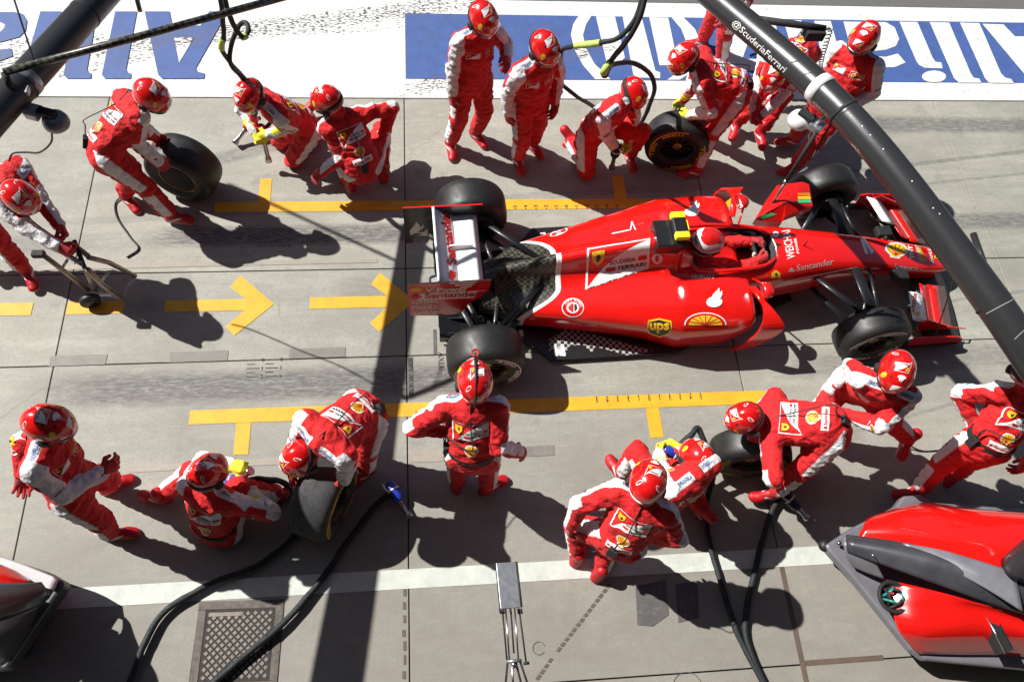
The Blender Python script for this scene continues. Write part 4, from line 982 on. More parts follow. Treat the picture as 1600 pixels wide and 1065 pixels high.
    hel = copy_tree(HELMET, root) if PEOPLE or True else None; put(hel, Hd+hu*.01, HR)
    if not strap:
        for ch in hel.children:
            if ch.name.startswith('goggle_strap'): bpy.data.objects.remove(ch); break
    for i in (0, 1):
        gr = grip if isinstance(grip, str) else grip[i]
        o = bpy.data.objects.new('glove', HANDS[(1 if i else -1, gr)]); link(o, root); d = (hd[i]-el[i]).normalized()
        s_ = -1 if i == 0 else 1
        pn = palms[i] if palms[i] is not None else (-rt*s_*.8+fr*.1-Vector((0, 0, .35)))
        put(o, hd[i], frame(d, -Vector(pn)) @ Matrix.Scale(1.13, 3))
        gm = glove if isinstance(glove, str) else glove[i]
        o.material_slots[0].link = 'OBJECT'; o.material_slots[0].material = MAT[gm]
        if gm == 'glove_yellow':
            MB().tube([hd[i]-d*.135-base, hd[i]-d*.12-base, hd[i]-d*.05-base, hd[i]+d*.01-base], [.05, .062, .052, .038], 0, 18).build('gauntlet', MAT[gm], root)
        o = link(bpy.data.objects.new('boot', BOOT), root); sd_ = (ft[i]-kn[i]).normalized(); td = az(toes[i]); tp = radians(toepitch[i])
        put(o, ft[i]+Vector((0, 0, .0)), frame(td*cos(tp)+Vector((0, 0, sin(tp))), Vector((0, 0, 1))*cos(tp)-td*sin(tp)))
    bv = bvh_of([body]); b0 = base
    def patch(nm, sh_, cen, r, u, n, w_, h_, step=.03):
        cen = cen-b0; fn_ = lambda x, y: (cen+r*(x-.5)*w_+u*(y-.5)*h_+n*.32, -n)
        print_on(nm, body, bv, fn_, sh_, step/w_*.8, .0035, .5)
    rb_ = -rt                # seen from behind, the wearer's left is on the left
    if 'panel' in back: patch('back_emblem', emblem(), Nk-up*.18, rt, up, -fr, .25, .17)
    if 'scallop' in back: patch('back_emblem', scallop(1), Nk-up*.33, rt, up, -fr, .105, .10)
    if 'strip' in back: patch('back_emblem', [G('decal_white', rect(0, 0, 1, 1)), T('decal_red', 'Santander', .2, .25, .93, .75, 2, .02)]+xf(flame('decal_red'), (.04, .25), (.13, 0), (0, .5)), Nk-up*.415, rt, up, -fr, .19, .055)
    if front:
        patch('chest_badge', [line2((0, 0), (1, 0), .04, 'decal_white'), line2((0, 1), (1, 1), .05, 'decal_white'), line2((0, 0), (0, 1), .03, 'decal_white'), line2((1, 0), (1, 1), .03, 'decal_white')]+xf(scallop(1), (.08, .15), (.38, 0), (0, .7))+shield(.75, .5, .16, .36), Nk-up*.15-rt*.085, -rt, up, fr, .12, .055)
        patch('chest_badge', emblem(False), Nk-up*.16+rt*.085, -rt, up, fr, .11, .075)
    for i in (0, 1):
        s_ = -1 if i == 0 else 1; d = (sh[i]-Nk).normalized()
        patch('sleeve_print', [T('decal_blue', 'KASPERSKY', 0, 0, 1, 1, 1.5, .02)], Nk.lerp(sh[i], .62)+fr*.012, d*s_ if i else -d*s_*-1, -fr, up, .12, .03)
        ae = (el[i]-sh[i]).normalized(); o = (rt*s_*.6+fr*.7+up*.45); o = (o-ae*o.dot(ae)).normalized()
        patch('sleeve_print', [T('decal_black', 'PIRELLI', 0, 0, 1, 1, 1.5, .03)], sh[i].lerp(el[i], .72), o.cross(ae), ae, o, .075, .02)
    if belt:
        n_ = 28; rr = []
        for zz_ in (-.03, .03):
            rr.append([P+pu*(.075+zz_)+prt*.182*cos(2*pi*k/n_)+pf*.143*sin(2*pi*k/n_)-base for k in range(n_)])
        rr = [[p*1 for p in rr[0]], rr[0], rr[1]]
        MB().rings(rr[1:], 0, True, False, False).build('belt', MAT['nylon_black'], root)
    if radio is not None:
        a = radians(radio); q = P+pu*.07+(pf*cos(a)-prt*sin(a)*1.25)*.155; n_ = (pf*cos(a)-prt*sin(a)).normalized()
        Rm = frame(n_, pu); b = MB().box(q-base, (.033, .017, .05), 0, Rm); b.tube([q+pu*.04-base, q+pu*.16-base], .006, 0, 6); r0 = b.build('radio', MAT['nylon_black'], root, .004)
        MB().tube(crom([q+pu*.045-base, q+pu*.16-n_*.0-base, P+pu*.3-pf*.16-base, Nk-up*.1-fr*.14-base, Nk+up*.06-fr*.09-base], 5), .0045, 0, 6).build('radio_cable', MAT['cable_black'], root)
    PEOPLE.append(dict(root=root, hands=hd, head=Hd, base=base, HR=HR, sh=sh)); 
    print('PERSON', len(PEOPLE), lab[:40], 'spine %.2f' % (Nk-P).length, 'head %.2f z %.2f' % ((Hd-Nk).length, Hd.z), 'pelv z %.2f' % P.z, 'neck z %.2f' % Nk.z)
    return PEOPLE[-1]
Z = Vector((0, 0, 1))
# left edge, at the trolley
person('crew member at the left edge bending over a small wheeled trolley', (32, 308, 1.35), -35, (18, 283, 1.28), (-45, 300, .95), -30, ((112, 382, .86), (122, 408, .84)), ((-40, 420, .09), (42, 425, .09)),
       elbows=((75, 335, 1.0), (45, 375, .95)), toes=(-40, -62), hpitch=50, grip='grip', back=('panel', 'scallop'))
# carrying the first spare tyre
person('crew member with a black radio at the waist leaning over a spare tyre', (237, 150, 1.42), -20, (210, 160, 1.36), (165, 236, .93), 15, ((240, 212, .75), (247, 252, .72)), ((196, 305, .09), (272, 338, .09)),
       elbows=((225, 195, .9), (203, 238, .85)), toes=(-50, -8), hpitch=42, radio=175, grip='grip', strap=False)
person('kneeling gunner in yellow gloves holding a red wheel gun beside the blue letter A', (390, 150, 1.0), -125, (418, 163, .93), (474, 196, .46), -140, ((422, 210, .55), (399, 205, .55)), ((497, 205, .08), (478, 178, .08)),
       elbows=((470, 196, .55), (384, 180, .6)), knees=((450, 258, .1), (410, 245, .1)), toes=(35, 40), toepitch=(-60, -60), hpitch=45, glove='glove_yellow', grip='grip')
person('crew member crouching with the back to the camera beside the kneeling gunner', (511, 157, 1.0), 160, (535, 180, .93), (565, 258, .40), 115, ((505, 268, .4), (598, 208, .5)), ((545, 285, .09), (598, 270, .09)),
       elbows=((514, 240, .55), (598, 190, .62)), knees=((520, 200, .45), (590, 210, .45)), toes=(120, 100), hpitch=30, radio=175)
person('standing crew member with one hand on the shoulder of a colleague', (755, 30, 1.64), -55, (746, 50, 1.46), (738, 122, .95), -62, ((792, 92, 1.2), (706, 148, .86)), ((743, 205, .09), (704, 222, .09)),
       elbows=((787, 72, 1.2), (700, 105, 1.1)), toes=(-55, -82), hpitch=35)
person('standing crew member with arms hanging beside the blue painted panel', (851, 76, 1.64), -52, (840, 96, 1.46), (828, 154, .95), -62, ((868, 158, .88), (794, 176, .85)), ((832, 222, .09), (809, 245, .09)),
       elbows=((872, 120, 1.1), (788, 140, 1.1)), toes=(-55, -78), hpitch=35)
person('kneeling gunner in yellow gloves with one boot raised behind him', (988, 147, 1.05), -60, (966, 166, .98), (928, 203, .52), -50, ((982, 218, .42), (960, 230, .40)), ((985, 240, .09), (890, 215, .12)),
       elbows=((998, 185, .55), (938, 212, .62)), knees=((985, 205, .5), (918, 268, .09)), toes=(-80, 140), toepitch=(0, -55), hpitch=40, glove='glove_yellow', grip='grip')
person('crew member in yellow gloves bending over the tyre with yellow lettering', (1068, 92, 1.35), 205, (1090, 105, 1.3), (1150, 142, .95), 165, ((1080, 180, .72), (1068, 154, .70)), ((1087, 265, .09), Vector((2.95, 5.5, .09))),
       elbows=((1112, 168, .95), (1082, 132, .95)), knees=((1105, 205, .5), None), toes=(190, 200), hpitch=40, glove='glove_yellow', grip='flat', radio=178)
person('crew member striding over the white band, seen only from the waist down', Vector((3.2, 6.75, 1.66)), 180, Vector((3.28, 6.72, 1.44)), Vector((3.3, 6.66, .95)), 180, (Vector((3.1, 6.3, .9)), Vector((3.2, 7.1, .9))), ((1127, 98, .09), (1098, 62, .09)),
       toes=(185, 182), fixed=True, front=False)
person('crew member crouching behind the dark boom with hands on the knees', (1208, 117, 1.38), -105, (1222, 97, 1.32), (1250, 84, .90), -105, ((1192, 178, .72), (1178, 176, .72)), ((1176, 228, .09), (1147, 200, .09)),
       elbows=((1232, 140, .85), (1168, 135, .95)), knees=((1185, 195, .5), (1155, 175, .5)), toes=(-88, -112), hpitch=45, radio=180, grip='grip')
person('tall crew member behind the dark boom with a coiled cable at the chest', (1350, 60, 1.66), 225, (1343, 84, 1.48), (1302, 160, .95), 228, ((1325, 168, 1.0), (1282, 112, 1.2)), ((1243, 258, .09), (1240, 216, .09)),
       elbows=((1358, 140, 1.15), (1292, 100, 1.15)), toes=(200, 182), hpitch=20)
# lower half of the picture
person('standing crew member in the lower left with a hand on the hip', (76, 662, 1.62), -5, (68, 690, 1.46), (112, 758, .94), -8, ((36, 738, 1.0), (158, 738, 1.05)), ((168, 758, .09), (172, 832, .09)),
       elbows=((-8, 690, 1.2), (95, 790, 1.1)), toes=(25, 2), hpitch=20, radio=178, strap=False)
person('gunner sitting on the ground with a blue wheel gun', (325, 738, .88), 50, (328, 768, .72), (338, 822, .14), 68, ((362, 726, .5), (386, 765, .4)), ((250, 775, .09), (438, 772, .09)),
       elbows=((300, 745, .5), (408, 792, .42)), knees=((302, 700, .5), (420, 742, .35)), toes=(170, 40), hpitch=25, glove=('glove_yellow', 'glove_yellow'), grip='grip', belt=True, back=('panel', 'scallop'))
person('crew member bending double over an upright spare tyre', (470, 715, 1.15), 215, (500, 690, 1.18), (568, 645, .98), 222, ((536, 752, .62), (455, 742, .62)), ((572, 735, .09), (535, 700, .09)),
       elbows=((548, 722, .85), (455, 678, .9)), toes=(222, 228), hpitch=62, radio=150, grip='flat')
person('standing crew member seen from behind with a black belt and one hand on the hip', (742, 596, 1.62), 95, (736, 628, 1.46), (738, 708, .95), 84, ((690, 672, 1.0), (808, 705, .95)), ((714, 752, .09), (762, 760, .09)),
       elbows=((650, 668, 1.15), (792, 705, 1.05)), toes=(80, 28), hpitch=12, belt=True, radio=95, back=('panel', 'scallop'), strap=False)
person('kneeling gunner in yellow gloves half hidden behind a crouching colleague', (1088, 716, 1.05), 118, (1085, 742, .96), (1050, 770, .50), 122, ((1030, 708, .55), (1062, 702, .55)), ((972, 738, .09), (1100, 800, .1)),
       elbows=((1030, 745, .6), (1118, 760, .6)), knees=((983, 688, .5), (1085, 770, .1)), toes=(120, -60), toepitch=(0, -55), hpitch=30, glove='glove_yellow', grip='grip', back=('panel', 'scallop'))
person('crew member crouching with knees bent, back to the camera, on the white line', (1012, 753, 1.5), 65, (1006, 778, 1.36), (968, 842, .88), 62, ((893, 818, .85), (1030, 842, .80)), ((903, 868, .09), (938, 893, .09)),
       elbows=((893, 800, 1.0), (1052, 840, 1.0)), knees=((900, 815, .55), (960, 850, .5)), toes=(60, 45), hpitch=25, radio=172, strap=False)
person('crew member bending with a flat back over the tyre at the front wheel', (1163, 653, 1.0), 185, (1196, 655, 1.02), (1304, 668, .97), 182, ((1208, 752, .62), (1182, 690, .6)), ((1203, 774, .09), Vector((3.2, 1.72, .09))),
       elbows=((1208, 738, .9), (1185, 650, .85)), knees=((1245, 748, .55), None), toes=(188, 185), hpitch=60, radio=170, spine=.475)
person('crew member facing the camera with chest badges and a black helmet strap', (1400, 580, 1.64), 252, (1388, 606, 1.47), Vector((3.36, 2.16, .95)), 245, ((1325, 648, .98), (1293, 612, 1.0)), ((1448, 716, .09), Vector((3.28, 2.2, .09))),
       elbows=((1368, 690, 1.1), (1310, 600, 1.1)), toes=(240, 235), hpitch=25, grip='grip')
person('crew member at the right edge leaning under the boom in a wide stride', Vector((4.28, 1.98, 1.60)), 50, (1606, 616, 1.40), (1540, 694, .97), 72, ((1520, 660, 1.0), Vector((4.6, 1.5, .9))), ((1432, 768, .09), Vector((4.5, 1.62, .09))),
       elbows=((1490, 600, 1.15), None), toes=(185, 60), radio=120, belt=True, fixed=True)
# the driver sits in the car
cw = lambda x, y, z: wm(CAR) @ Vector((x, y, z))
DR = person('racing driver in the cockpit wearing a red and white helmet', cw(1.97, 0, .775), CAR_YAW*57.3, cw(1.90, 0, .575), cw(2.12, 0, .24), CAR_YAW*57.3, (cw(2.47, .12, .585), cw(2.47, -.12, .585)), (cw(3.0, .07, .33), cw(3.0, -.07, .33)),
       elbows=(cw(2.2, .17, .44), cw(2.2, -.17, .44)), knees=(cw(2.6, .05, .42), cw(2.6, -.05, .42)), toes=(2, 2), group=None, hpitch=8, grip='grip', back=(), front=False, fixed=True, strap=False, white=False)
# ================================================================ PIT EQUIPMENT
bpy.data.objects.remove(HELMET.children[0], do_unlink=True) if False else None
def drop(o):
    for c in list(o.children): drop(c)
    bpy.data.objects.remove(o)
drop(HELMET)
# the driver's own helmet: red crown, white bands, dark lower half
def driver_helmet():
    m, t, p = nodes('driver_helmet'); tc = N(t, 'ShaderNodeTexCoord').outputs['Object']; x = N(t, 'ShaderNodeSeparateXYZ'); t.links.new(tc, x.inputs[0])
    wv = M(t, 'MULTIPLY_ADD', tex_noise(t, tc, 7, 1), .09, M(t, 'MULTIPLY_ADD', M(t, 'ABSOLUTE', x.outputs[0]), .25, x.outputs[2]))
    c = mixc(t, M(t, 'GREATER_THAN', wv, .062), (.07, .01, .016), (.55, .55, .6)); c = mixc(t, M(t, 'GREATER_THAN', wv, .108), c, (.12, .13, .25)); c = mixc(t, M(t, 'GREATER_THAN', wv, .122), c, (.75, .74, .76)); c = mixc(t, M(t, 'GREATER_THAN', wv, .154), c, (.6, .012, .012))
    t.links.new(c, p.inputs['Base Color']); p.inputs['Roughness'].default_value = .2; p.inputs['Coat Weight'].default_value = .8; MAT['driver_helmet'] = m
driver_helmet()
for o in DR['root'].children:
    if o.name.startswith('helmet'):
        o.material_slots[0].link = 'OBJECT'; o.material_slots[0].material = MAT['driver_helmet']
        for c in list(o.children):
            if c.name.split('.')[0] in ('helmet_print', 'ear_cup'): bpy.data.objects.remove(c)
# ---- spare tyres
def spare(lab, px_, face_az, colour, phase=0, rim='rim_gold', mat='rubber', h=.165, tilt=0):
    c = at(*px_, .333); wd = wheel(None, c, h, -1, colour, mat, radians(face_az+90), rim, colour is not None, phase, 'spare_tyre'); label(wd, lab, 'tyre', 'spare tyres held by the crew')
    wd.rotation_euler[0] = radians(tilt); return wd
def tag_flat(wd):      # blanket-dark disc that closes the wheel of the first tyre
    MB().lathe([(.165, -.15), (.1, -.155), (.001, -.156)], 0, 30).build('wheel_cover', MAT['matt_black'], wd)
tag_flat(spare('plain black spare tyre with a thin gold ring, held upright at the upper left', (287, 262), -108, None, 0, 'rim_gold'))
spare('spare tyre with yellow lettering leaning before the man in yellow gloves', (1058, 220), -100, 'decal_yellow', radians(55), 'rim_dark', 'rubber', .145)
spare('worn spare tyre with a yellow stripe under the man bending double', (505, 776), -22, 'decal_yellow', radians(40), 'rim_dark', 'rubber_worn')
spare('spare tyre mostly hidden under the flat backed crew member at the front wheel', (1172, 706), -95, 'decal_yellow', radians(-60), 'rim_dark', 'rubber', .132)
# ---- wheel guns
def gun(lab, p0, p1, colour, hang=.10, hz=None):
    """body at p0, socket tip at p1"""
    a, c = (p if isinstance(p, Vector) else at(*p) for p in (p0, p1)); d = (c-a).normalized(); L = (c-a).length
    g = thing('wheel_gun', lab, 'wheel gun', a, 0, 'wheel guns'); R = frame(d, Vector((0, 0, 1)) if abs(d.z) < .8 else Vector((1, 0, 0)))
    T_ = lambda x, y, z: R @ Vector((x, y, z)); k = L/.30
    def lat(pr, n): return MB().rings([[T_(r*cos(t), y, r*sin(t)) for t in [2*pi*j/16 for j in range(16)]] for r, y in pr])
    lat([(.03, -.09), (.047, -.075), (.05, -.02), (.05, .05), (.042, .075), (.032, .09)], 0).build('motor_body', MAT[colour], g)
    lat([(.026, .088), (.026, .10), (.022, .12), (.022, .26*k-.02), (.03, .26*k), (.036, .30*k), (.030, .302*k)], 0).build('socket', MAT['steel'], g)
    lat([(.052, -.028), (.054, -.02), (.052, -.012)], 0).build('collar', MAT['decal_white'], g)
    MB().tube([T_(0, -.05, 0), T_(0, -.075, -hang*.6 if hang > 0 else .06), T_(0, -.09, -hang)], [.02, .019, .022], 0, 10).build('grip', MAT['nylon_black'], g)
    MB().tube([T_(.03, -.01, .03), T_(.055, -.05, .045), T_(.05, -.1, .02)], .009, 0, 8).build('lever', MAT['decal_white'], g)
    return g
gun('red wheel gun held upright by the kneeling gunner beside the blue letter A', (409, 208, .45), (420, 252, .13), 'gun_red', .08)
gun('steel wheel gun resting on the concrete left of the kneeling gunner', (392, 192, .17), (366, 224, .05), 'gun_red', .06)
gun('dark wheel gun pointed at the ground by the gunner with a raised boot', (962, 236, .36), (956, 262, .06), 'nylon_black', .06)
gun('blue wheel gun in the lap of the gunner sitting on the ground', (368, 750, .42), (392, 735, .55), 'gun_blue', .06)
gun('blue wheel gun lying alone on the concrete by the mid slab joint', (616, 768, .09), (640, 808, .06), 'gun_blue', .06)
gun('blue wheel gun between the gloves of the kneeling gunner at the right', (1050, 706, .52), (1026, 700, .55), 'gun_blue', .06)
gun('dark blue wheel gun lying in shadow behind the boots of the bending crew member', (1236, 782, .09), (1262, 810, .06), 'gun_dark', .06)
# ---- air hoses
def hose(lab, pts, r=.03, mat='hose_black', sleeve=None, wob=.006, name='air_hose', cat='hose', group='black air hoses'):
    P = crom([at(*p) if not isinstance(p, Vector) else p for p in pts], 8); rs = [r*(1+.12*noise.noise(p*9)+.1*noise.noise(p*23)) for p in P]
    P = [p+Vector((noise.noise(p*6), noise.noise(p*6+Vector((9, 0, 0))), 0))*wob for p in P]
    b = MB().tube(P, rs, 0, 10); o = b.build(name, MAT[mat]); label(o, lab, cat, group)
    for (i0, i1) in (sleeve or []):
        q = P[i0:i1]; MB().tube(q, [rs[i0]*1.35]*len(q), 0, 10).build('lime_sleeve', MAT['sleeve_lime'], o)
    return o
hose('black sleeved hose hanging in front of the left letters with a lime collar', [(342, -25, 2.5), (347, 20, 2.2), (350, 55, 1.95), (346, 72, 1.8), (352, 88, 1.6), (372, 112, 1.3), (398, 140, 1.0), (425, 180, .6), (412, 206, .45)], .019, sleeve=[(18, 27)])
hose('black sleeved hose hanging beside the first one and curling into a ring', [(346, -25, 2.5), (356, 15, 2.3), (368, 45, 2.1), (380, 58, 2.0), (388, 48, 2.0), (384, 36, 2.0), (374, 40, 1.95), (362, 70, 1.7), (360, 100, 1.5), (380, 125, 1.2), (400, 170, .7), (392, 190, .2)], .019, sleeve=[(22, 28)])
hose('black sleeved hose sweeping left over the blue panel to a lime sleeve', [(1008, -20, 2.6), (992, 30, 2.4), (968, 58, 2.25), (942, 66, 2.15), (915, 70, 2.05), (895, 72, 1.95), (878, 80, 1.7), (871, 100, 1.3), (873, 126, .9), (900, 150, .7), (935, 175, .6), (955, 225, .42)], .019, sleeve=[(25, 39)])
hose('black sleeved hose dropping to a lime collar and looping round the kneeling gunner', [(1012, -20, 2.6), (996, 35, 2.4), (975, 70, 2.2), (956, 94, 2.0), (943, 112, 1.9), (946, 118, 1.7), (956, 102, 1.5), (985, 98, 1.3), (1012, 112, 1.1), (1023, 135, .9), (1016, 160, .6), (1004, 188, .3), (985, 215, .05), (975, 240, .05)], .022, sleeve=[(25, 34)])
hose('thick black hose curving from the manhole cover to the sitting gunner', [(195, 1090, .05), (212, 1040, .05), (225, 1008, .05), (262, 950, .05), (330, 912, .05), (400, 885, .05), (445, 852, .05), (470, 820, .05), (468, 785, .05), (445, 755, .1), (410, 748, .3), (375, 752, .4)], .025, wob=.012)
hose('thick black hose crossing the manhole cover to the blue gun on the ground', [(310, 1085, .05), (375, 1030, .06), (430, 985, .06), (482, 930, .05), (528, 868, .05), (560, 822, .05), (590, 788, .06), (612, 770, .09)], .025, wob=.012)
hose('black hose from the kneeling gunner crossing the white line on the left', [(1052, 706, .5), (1078, 680, .55), (1090, 668, .55), (1100, 690, .5), (1116, 715, .4), (1112, 752, .2), (1104, 790, .05), (1108, 845, .04), (1124, 900, .04), (1142, 960, .04), (1160, 1005, .04), (1200, 1080, .04)], .024, wob=.01)
hose('black hose from the gun in shadow crossing the white line on the right', [(1238, 780, .09), (1218, 778, .06), (1204, 805, .05), (1192, 840, .04), (1176, 905, .04), (1165, 960, .04), (1170, 1010, .04), (1200, 1080, .04)], .024, wob=.01)
cab = lambda lab, pts, r=.008, n='cable': hose(lab, pts, r, 'cable_black', None, .002, n, 'cable', 'thin black cables')
cab('thin black cable trailing on the concrete from the first tyre carrier', [(192, 305, .02), (180, 318, .012), (183, 340, .012), (203, 370, .012), (216, 388, .012), (198, 402, .012)])
cab('thin black cable from the helmet of the man facing the camera', [(1412, 598, 1.3), (1428, 612, 1.1), (1412, 640, .9), (1403, 668, .4), (1415, 690, .1), (1440, 704, .012), (1470, 703, .012)], .007)
cab('thin black cable hanging from the boom over the front wing', [(1489, 428, 2.3), (1485, 450, 1.6), (1478, 475, 1.0), (1466, 510, .4), (1455, 540, .02)], .005)
# ---- jack trolley
tr = thing('jack_trolley', 'tubular metal jack trolley with a small black wheel under the red gloves', 'trolley', at(150, 440, 0)); ob = Vector(tr.location)
def tb(n, pts, r=.022, m='bronze_tube'): MB().tube([at(*p)-ob for p in pts], r, 0, 8).build(n, MAT[m], tr)
for p in ([(66, 397, .72), (138, 453, .12)], [(138, 402, .80), (170, 410, .55), (211, 431, .16)], [(138, 421, .78), (160, 445, .45), (190, 466, .14)], [(134, 420, .78), (148, 453, .10)], [(138, 400, .8), (112, 380, .84)], [(128, 412, .81), (104, 398, .82)]): tb('rail', p)
for p in ([(212, 431, .16), (190, 465, .14)], [(170, 424, .5), (150, 452, .12)], [(106, 405, .48), (98, 417, .45)], [(138, 453, .12), (190, 466, .14)]): tb('cross_bar', p, .012, 'alu_grey')
MB().tube([at(116, 376, .85)-ob, at(132, 418, .81)-ob], .018, 0, 8).build('handle', MAT['nylon_black'], tr)
q = at(141, 470, .085)-ob; R = Matrix.Rotation(radians(-62), 3, 'Z'); b = MB().lathe([(.03, -.025), (.075, -.028), (.086, -.018), (.086, .018), (.075, .028), (.03, .025)], 0, 26)
wo_ = b.build('wheel', MAT['rubber'], tr); wo_.location = q; wo_.rotation_euler = (0, 0, radians(20)); 
b = MB().lathe([(.001, -.032), (.028, -.032), (.05, -.026), (.05, .026), (.001, .03)], 0, 20); hb = b.build('hub', MAT['rim_dark'], wo_)
MB().box(at(165, 460, .16)-ob, (.05, .012, .012)).build('bumper', MAT['decal_white'], tr, .005)
MB().box(at(60, 397, .72)-ob, (.05, .03, .025)).build('saddle', MAT['nylon_black'], tr, .01)
# ---- overhead booms
def boom(lab, pts, r, name='gantry_boom'):
    root = MB().tube(crom(pts, 12), r, 0, 36).build(name, MAT['boom_black']); label(root, lab, 'boom', 'gantry booms over the pit box'); return root
RA, RB = at(1130, 8, 2.38), at(1611, 560, 2.32)
def on_plane(px_, py_, A, Bq):
    n = (Bq-A).cross(Z); d = ray(px_, py_); return CAM+d*((A-CAM).dot(n)/d.dot(n))
r_dir = (RB-RA).normalized(); RM1, RM2 = on_plane(1323, 180, RA, RB), on_plane(1498, 400, RA, RB); RPTS = [RA-r_dir*.75-Z*.13, RA, RM1, RM2, RB, at(1690, 690, 2.1), at(1680, 800, 1.6), at(1588, 888, .93)]
print('boom z', RM1.z, RM2.z)
RBOOM = boom('dark tubular boom crossing the right side with white lettering along it', RPTS, [.1+.009*min(1, max(0, (i-12)/36)) for i in range(12*7+1)])
LA, LB = at(176, -25, 2.30), at(-8, 178, 2.50)
l_dir = (LB-LA).normalized(); LPTS = [LA-l_dir*.42, LA, LA.lerp(LB, .5), LB, LB+l_dir*1.5, LB+l_dir*5.2]
LBOOM = boom('dark tubular boom across the upper left corner with white lettering', LPTS, [.103]*37+[.103+.08*i/24 for i in range(24)])  # out-of-view end thickened to widen the shadow the boom casts
wcf = cam_fn(None)
def b_print(o, L): print_on('boom_print', o, bvh_of([o]), wcf, L, 6)['kind'] = 'stuff'
seg = lambda pts, w_, m='matt_black': [line2(a, c, w_, m) for a, c in zip(pts, pts[1:])]
b_print(RBOOM, [T('decal_white', '@ScuderiaFerrari', 0, 0, 0, 0, 1, .005, 0, ((1141, 40), (81, 76), (9, -10)))]+seg([(1172, 26), (1178, 22), (1222, 64), (1212, 68)], 1.2)+seg([(1172, 27), (1212, 67)], 1)+seg([(1236, 98), (1253, 94)], 1.4)+seg([(1252, 118), (1272, 112)], 1)
        +seg([(1496, 392), (1511, 379), (1562, 452), (1541, 459), (1496, 392)], 1.3)+seg([(1541, 490), (1586, 466)], 1.3, 'decal_grey')+seg([(1585, 530), (1604, 512)], 1.1, 'decal_grey')+seg([(1308, 182), (1330, 168)], 1.3)+[G('decal_white', ell(x, y, 1.1, 1.1, 8)) for x, y in ((1330, 181), (1347, 197), (1360, 211), (1425, 283), (1458, 325), (1468, 334), (1380, 233))])
b_print(LBOOM, [T('decal_grey', '@ScuderiaFerrari', 0, 0, 0, 0, 1, .005, 0, ((127, 99), (79, -91), (-11, -9)))])
def ringband(o, p, d, r, w_, mat, n='clamp_band'):
    u = d.orthogonal().normalized(); v = d.cross(u); pr = [(r-.01, -w_), (r, -w_), (r, w_), (r-.01, w_)]
    return MB().rings([[p+d*y+(u*cos(t)+v*sin(t))*rr for t in [2*pi*k/36 for k in range(36)]] for rr, y in pr], 0, True, False, False).build(n, MAT[mat], o)
near = lambda C, px_, py_: min(crom(C, 120), key=lambda p: (lambda s: (s[0]-px_)**2+(s[1]-py_)**2)(proj(p)))
def proj(p):
    d = p-CAM; return (W_PX/2+F_PX*d.dot(RT)/d.dot(FW), H_PX/2-F_PX*d.dot(UP)/d.dot(FW))
c1 = near(RPTS[1:5], 1275, 148); ringband(RBOOM, c1, (RM1-RA).normalized(), .109, .036, 'lamp_white'); ringband(RBOOM, near(RPTS[1:5], 1545, 478), (RM2-RM1).normalized(), .111, .01, 'matt_black', 'joint_ring'); ringband(RBOOM, near(RPTS[1:5], 1308, 185), (RM2-RM1).normalized(), .106, .012, 'matt_black', 'joint_ring')
c2 = near(LPTS[1:4], 56, 146); ringband(LBOOM, c2, l_dir, .109, .035, 'alu_grey')
ringband(LBOOM, near(LPTS[1:4], 140, 30), l_dir, .1055, .006, 'matt_black', 'joint_ring')
def lamp(lab, c, up, mat, boxm, p_on, cabs):
    t = thing('gantry_lamp', lab, 'lamp', c, 0, 'lamps clamped to the booms'); o = Vector(c)
    MB().lathe([(.001, .045), (.04, .043), (.07, .028), (.083, -.005), (.083, -.03), (.075, -.045), (.001, -.048)], 0, 28, 'z').build('dome', MAT[mat], t)
    MB().lathe([(.075, -.046), (.05, -.055), (.001, -.057)], 0, 24, 'z').build('lens', MAT['lens'], t)
    d = (p_on-o); d.z = 0; d.normalize(); R = frame(d, Z)
    MB().box(d*.13+Z*.03, (.05, .045, .028), 0, R).build('power_box', MAT[boxm], t, .008)
    MB().box(d*.03+Z*.062, (.03, .06, .014), 0, R).build('cooling_fin', MAT['nylon_black'], t, .004)
    MB().tube([d*.12+Z*.02, p_on-o-Z*.02], .018, 0, 8).build('bracket', MAT['alu_grey'], t)
    for pts in cabs: MB().tube(crom([at(*p)-o for p in pts], 6), .007, 0, 6).build('lamp_cable', MAT['cable_black'], t)
lamp('white dome lamp clamped under the right boom beside the white band', at(1250, 186, 2.25), None, 'lamp_white', 'alu_grey', c1+r_dir*.14-Z*.1, [[(1278, 195, 2.25), (1264, 212, 2.2), (1266, 222, 2.2)], [(1300, 192, 2.3), (1284, 218, 2.2), (1268, 250, 2.1)]])
lamp('grey dome lamp with a bright box clamped under the left boom', at(86, 188, 2.3), None, 'pod_grey', 'lamp_white', c2+l_dir*.12-Z*.09, [[(70, 195, 2.3), (85, 207, 2.2), (94, 200, 2.2)], [(80, 200, 2.3), (80, 222, 2.0), (62, 238, 1.8), (40, 238, 1.7), (20, 240, 1.6), (14, 252, 1.5)]])
